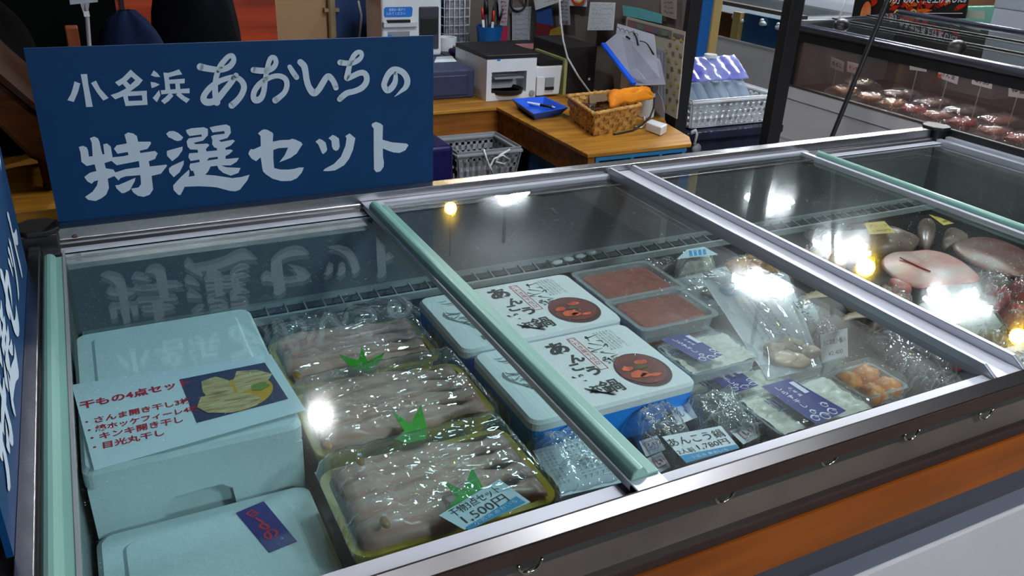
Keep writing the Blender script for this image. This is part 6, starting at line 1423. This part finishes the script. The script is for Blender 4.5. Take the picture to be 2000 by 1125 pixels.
# poster and white board standing behind the case
PO = thing('flame_poster', 'black poster with flames and white slanted writing behind the fish case', 'poster', (3.56, 1.55, 0.62))
PXX = 3.50
g = [PX(u, v, PXX) for u, v in ((1676, -30), (1896, -22), (1886, 36), (1664, 34))]
m = MB(); m.add([tuple(p) for p in g], [(0, 1, 2, 3)]); m.build('poster_board', pm('poster_black', C(24, 16, 16), 0.5, var=0.2), PO, solid=0.006)
fnp = lambda d: (lambda a, b: PX(a, b, PXX - 0.004 - d))
m = MB(); rs = random.Random(3)
for k in range(26):
    u = 1738 + rs.random() * 140; v = 8 + rs.random() * 24
    if u > 1800 and v > 22: continue
    m.stroke([(u, v, 2.5), (u + rs.uniform(2, 10), v - rs.uniform(2, 8), 4.5), (u + rs.uniform(4, 22), v - rs.uniform(0, 10), 0.8)], fn=fnp(0.0006 + 0.00005 * k), mi=rs.choice((0, 0, 1, 2)), sub=4)
m.stroke([(1746, 26, 1.2), (1752, 20, 1.6), (1758, 24, 1.2)], fn=fnp(0.003), mi=3, sub=4); m.stroke([(1774, 26, 1.2), (1785, 19, 1.6), (1792, 27, 1)], fn=fnp(0.003), mi=3, sub=4)
m.stroke([(1700, -6, 4), (1708, 2, 6), (1702, 10, 3)], fn=fnp(0.001), mi=0); m.build('flames', [pm('flame_red', C(196, 34, 4), 0.5), pm('flame_orange', C(238, 106, 6), 0.5), pm('flame_dark', C(120, 16, 4), 0.5), pm('flame_yellow', C(250, 206, 120), 0.5)], PO)
m = MB(); a = PX(1726, 8, PXX - 0.008); b = PX(1886, 6, PXX - 0.008)
exv = (b - a); M = Matrix(((0, 0, -1, a.x), (exv.normalized().y, 0.0, 0, a.y), (exv.normalized().z, 1, 0, a.z), (0, 0, 0, 1)))
write(m, '「つら」のみで焼き上げました。', M, exv.length, 0.040, 0, 0.03); m.build('lettering', WHITEINK, PO)
m = MB(); m.bar(PX(1803, 26, PXX - 0.008), PX(1880, 26, PXX - 0.008), 0.0015, 0.003); m.build('underline', WHITEINK, PO)
m = MB(); m.box(PXX, PXX + 0.02, 1.40, 1.75, 0.0, 0.90); m.build('poster_stand', BLACKP, PO)
m = MB(); m.disc((0, 0, 0), 0.030, 0.060, Matrix.Translation(PX(1690, 28, PXX - 0.0085)) @ Matrix(((0, 0, -1, 0), (-1, 0, 0, 0), (0, 1, 0, 0), (0, 0, 0, 1))), 24); m.build('stick_picture', pm('pale_salmon', C(226, 160, 106), 0.5, col2=C(222, 90, 30), scale=14), PO)
m = MB(); q = [PX(u, v, 3.56) for u, v in ((1946, -20), (2080, -10), (2060, 110), (1925, 100))]
y0_, y1_ = q[1].y, (q[0].y + q[3].y) / 2
t = thing('white_board_box', 'tall white board box standing behind the fish case', 'box', (3.66, (y0_ + y1_) / 2, 0))
m = MB(); m.box(3.56, 3.80, y0_ - 0.3, y1_, 0, 1.005); m.build('box_body', pm('white_board', C(196, 202, 214), 0.5, var=0.04), t, bevel=0.003)
m = MB(); m.box(3.556, 3.81, y0_ - 0.3, y1_ + 0.004, 1.006, 1.30); m.build('box_top', pm('white_board2', C(178, 186, 200), 0.5, var=0.04), t, bevel=0.003)
plate('pale_card', [(1886, 20), (1924, 22), (1922, 38), (1885, 35)], lambda a, b: PX(a, b, 3.54), pm('pale_green_card', C(190, 196, 178), 0.6), 'pale green card between the flame poster and the white box', 'price card')

# ---- second case further back
EX = 3.42
EC = thing('far_display_case', 'white fronted display case with a blue inner panel behind the black pole', 'display case', (3.85, 3.2, 0))
m = MB(); m.box(EX, 4.3, 2.05, 4.6, 0.0, 0.645); m.build('body_panel', pm('far_case_white', C(168, 168, 172), 0.45, var=0.05), EC)
m = MB(); m.box(EX - 0.004, EX + 0.02, 2.05, 4.6, 0.645, 0.655); m.build('sill_trim', ALU, EC)
m = MB(); m.box(EX + 0.06, EX + 0.08, 2.05, PX(1452, 60, EX + 0.07).y, 0.645, 0.80); m.build('blue_inner_panel', pm('blue_panel', C(10, 62, 112), 0.4, var=0.05), EC)
m = MB(); m.box(EX + 0.06, EX + 0.08, PX(1452, 60, EX + 0.07).y + 0.06, 4.6, 0.645, 0.78); m.build('brown_inner_panel', DARKWOOD, EC)
m = MB(); m.box(EX + 0.03, EX + 0.06, PX(1452, 60, EX + 0.07).y, PX(1452, 60, EX + 0.07).y + 0.06, 0.645, 0.80); m.build('pale_upright', pm('pale_wood_post', C(176, 148, 92)), EC)
m = MB(); m.box(EX + 0.01, EX + 0.016, 2.05, 4.6, 0.655, 0.83); m.build('front_glass', GLASSR, EC)
m = MB(); m.box(EX - 0.002, EX + 0.04, 2.05, 4.6, 0.83, 0.85); m.build('top_edge', pm('dark_edge', C(66, 60, 60), 0.4), EC)
m = MB(); m.box(EX + 0.04, 4.3, 2.05, 4.6, 0.845, 0.851); m.build('glass_top', GLASSR, EC)
m = MB(); m.box(4.2, 4.3, 2.05, 4.6, 0.645, 0.90); m.build('rear_frame', LIDWHITE, EC)
for k, (u, v) in enumerate(((1400, 26), (1436, 34), (1490, 46), (1522, 54), (1445, 40))):
    p = PX(u, v, EX + 0.05); m = MB(); m.ell((p.x, p.y, p.z), (0.014, 0.03, 0.014), 12, 8, jit=0.3, seed=k); m.ell((p.x, p.y + 0.01, p.z + 0.016), (0.010, 0.014, 0.010), 10, 7); o = m.build('white_clip', WHITEP, EC, smooth=True)
m = MB(); m.box(4.6, 6.6, 2.2, 2.9, 0.0, 0.70); m.box(4.6, 6.6, 2.85, 2.9, 0.70, 1.05); m.solo('far_counter', pm('far_brown_counter', C(120, 84, 64), 0.6, var=0.2, scale=3), 'brown counter block in the far hall behind both cases', 'counter')
m = MB(); m.box(4.5, 6.6, 2.15, 2.2, 0.70, 0.86); m.solo('green_glass_front', pm('pale_green_glass', C(120, 176, 160), 0.2, var=0.1), 'pale green glass front of the far counter', 'glass panel')
m = MB(); p = PX(1570, 40, 3.3); m.tube([PY(1652, -10, 1.9), PY(1648, 12, 1.9), PY(1638, 36, 1.88)], 0.004, 6); m.solo('white_hanging_cord', WHITEP, 'thin white cord hanging over the far display case', 'cord', smooth=True)

# ================================================================== dark corner on the left
t = thing('work_table', 'low wooden table in the dark corner behind the left of the sign', 'table', (0.10, 0.95, 0))
m = MB(); m.box(-0.70, 0.62, 0.53, 1.05, TB - 0.03, TB); m.build('tabletop', WOOD, t, bevel=0.002)
for x, y in ((-0.65, 0.58), (0.58, 0.58), (-0.65, 1.00), (0.58, 1.00)):
    m = MB(); m.box(x - 0.025, x + 0.025, y - 0.025, y + 0.025, 0, TB - 0.03); m.build('leg', DARKWOOD, t)
CH = thing('wooden_stool', 'brown wooden stool tipped over on the table left of the sign', 'stool', (-0.08, 0.72, TB))
m = MB()
A = [PY(u, v, 0.66) for u, v in ((-60, 85), (0, 152), (70, 205), (125, 240), (125, 330), (90, 312), (60, 300), (0, 240), (-60, 190))]
m.prism([(p.x, p.z) for p in A], 'y', 0.62, 0.90); m.build('seat_slab', DARKWOOD, CH, bevel=0.008)
m = MB(); A = [PY(u, v, 0.66) for u, v in ((-60, 70), (0, 130), (70, 190), (125, 228), (120, 236), (66, 200), (0, 146), (-60, 88))]
m.prism([(p.x, p.z) for p in A], 'y', 0.60, 0.92); m.build('seat_edge', pm('darker_edge_wood', C(48, 24, 8), 0.7, spec=0.15), CH)
a = PY(88, 318, 0.66)
m = MB(); m.tube([(a.x + 0.004, 0.66, a.z + 0.03), (a.x + 0.002, 0.66, TB + 0.014)], [0.018, 0.013], 12); m.build('leg', DARKWOOD, CH)
m = MB(); m.lathe([(0.014, 0.0), (0.015, 0.012), (0.012, 0.016)], (a.x + 0.002, 0.66, TB + 0.0005), 14); m.build('foot_pad', BLACKP, CH)
def sack(name, cx, cy, z0, rx, ry, h, mat, label, cat, seed, lean=0.0, amp=0.02):
    m = MB(); nu, nv = 30, 18
    def f(a, b):
        t_ = 2 * PI * a; q = max(0.02, (1 - b ** 2.6)) ** 0.5 * (0.86 + 0.14 * min(1, b * 4))
        r = (0.95 + 0.05 * math.sin(3 * t_ + seed)) * q
        p = Vector((cx + rx * r * math.cos(t_) + lean * b, cy + ry * r * math.sin(t_), z0 + h * b))
        n = noise.noise((math.cos(t_) * 1.5 + seed, math.sin(t_) * 1.5, b * 3)) * amp
        return p + Vector((math.cos(t_) * n, math.sin(t_) * n, 0))
    m.grid(f, nu, nv); return m.solo(name, mat, label, cat, smooth=True)
FAB = pm('black_fabric', C(13, 13, 20), 0.9, col2=C(7, 7, 11), scale=7, spec=0.05, bump=0.3, bscale=30)
p = PY(383, 40, 0.90)
t = sack('backpack', p.x, 0.91, TB + 0.001, 0.125, 0.10, 0.44, FAB, 'round black backpack standing behind the blue sign', 'bag', 1.0)
p = PY(250, 62, 0.80); sack('denim_bundle', p.x, 0.79, TB + 0.001, 0.092, 0.07, 0.338, pm('denim_navy', C(26, 38, 66), 0.9, col2=C(13, 20, 38), scale=9, spec=0.05, bump=0.3, bscale=200), 'navy denim bundle left of the black backpack', 'cloth', 4.0)
p = PY(20, 55, 0.95); sack('dark_coat', p.x - 0.09, 1.0, TB + 0.001, 0.15, 0.09, 0.37, pm('charcoal_cloth', C(20, 17, 18), 0.95, col2=C(8, 7, 8), scale=5, spec=0.05), 'charcoal coat heap at the far left of the table', 'coat', 7.0)
m = MB(); p = PY(160, 75, 0.80); m.box(p.x - 0.030, p.x - 0.004, 0.86, 0.90, TB + 0.001, p.z + 0.014); m.solo('small_orange_box', pm('orange_brown_box', C(140, 62, 10), 0.6, var=0.3, scale=40), 'small orange-brown box left of the denim bundle', 'box', bevel=0.003)
CL = thing('card_clip_stand', 'clear clip stand holding a white card above the left of the sign', 'card stand', (0.086, 0.60, TB))
q = [PY(u, v, 0.60) for u, v in ((133, -20), (192, -20), (191, 4), (137, 9))]
m = MB(); m.add([tuple(p) for p in q], [(0, 1, 2, 3)]); m.build('card', OFFW, CL, solid=0.001)
CLR = pm('clip_plastic', C(170, 160, 168), 0.3, var=0.1)
m = MB(); m.bar(PY(161, 6, 0.60), PY(166, 22, 0.60), 0.004, 0.008); m.bar(PY(170, 6, 0.60), PY(168, 22, 0.60), 0.004, 0.008); m.build('clip_jaw', CLR, CL)
m = MB(); m.bar(PY(168, 22, 0.60), PY(170, 32, 0.60), 0.008, 0.010); m.build('clip_joint', WHITEP, CL)
p = PY(174, 86, 0.60); m = MB(); m.tube([PY(170, 32, 0.60), PY(171, 45, 0.60), p, (p.x, 0.60, TB + 0.012)], 0.004, 8); m.build('stem', CLR, CL)
m = MB(); m.lathe([(0.03, 0.0005), (0.03, 0.006), (0.006, 0.012)], (p.x, 0.60, TB), 20); m.build('base', CLR, CL)
# conduit on the cream wall and the dark strip on the orange wall
p = PY(648, 30, 1.735); m = MB(); m.tube([(p.x, 1.735, 0.0), (p.x, 1.735, 1.40)], 0.014, 12); m.box(p.x - 0.026, p.x + 0.026, 1.728, 1.7495, p.z + 0.012, p.z + 0.024); m.solo('conduit_pipe', pm('cream_conduit', C(150, 132, 100), 0.5), 'cream conduit pipe with a bracket on the cream wall', 'pipe', smooth=False)
p = PY(240, 20, 1.745); m = MB(); m.box(p.x - 0.006, p.x + 0.006, 1.738, 1.7495, 0.0, 1.42); m.solo('trim_strip', BLACKP, 'thin dark upright strip on the orange wood wall', 'trim')
m = MB(); m.box(-0.95, PY(226, 20, 1.70).x, 1.66, 1.74, 0.0, 1.42); m.solo('dark_locker', pm('dark_locker', C(8, 11, 10), 0.8, var=0.2, spec=0.05), 'dark locker filling the far left behind the sign', 'locker')
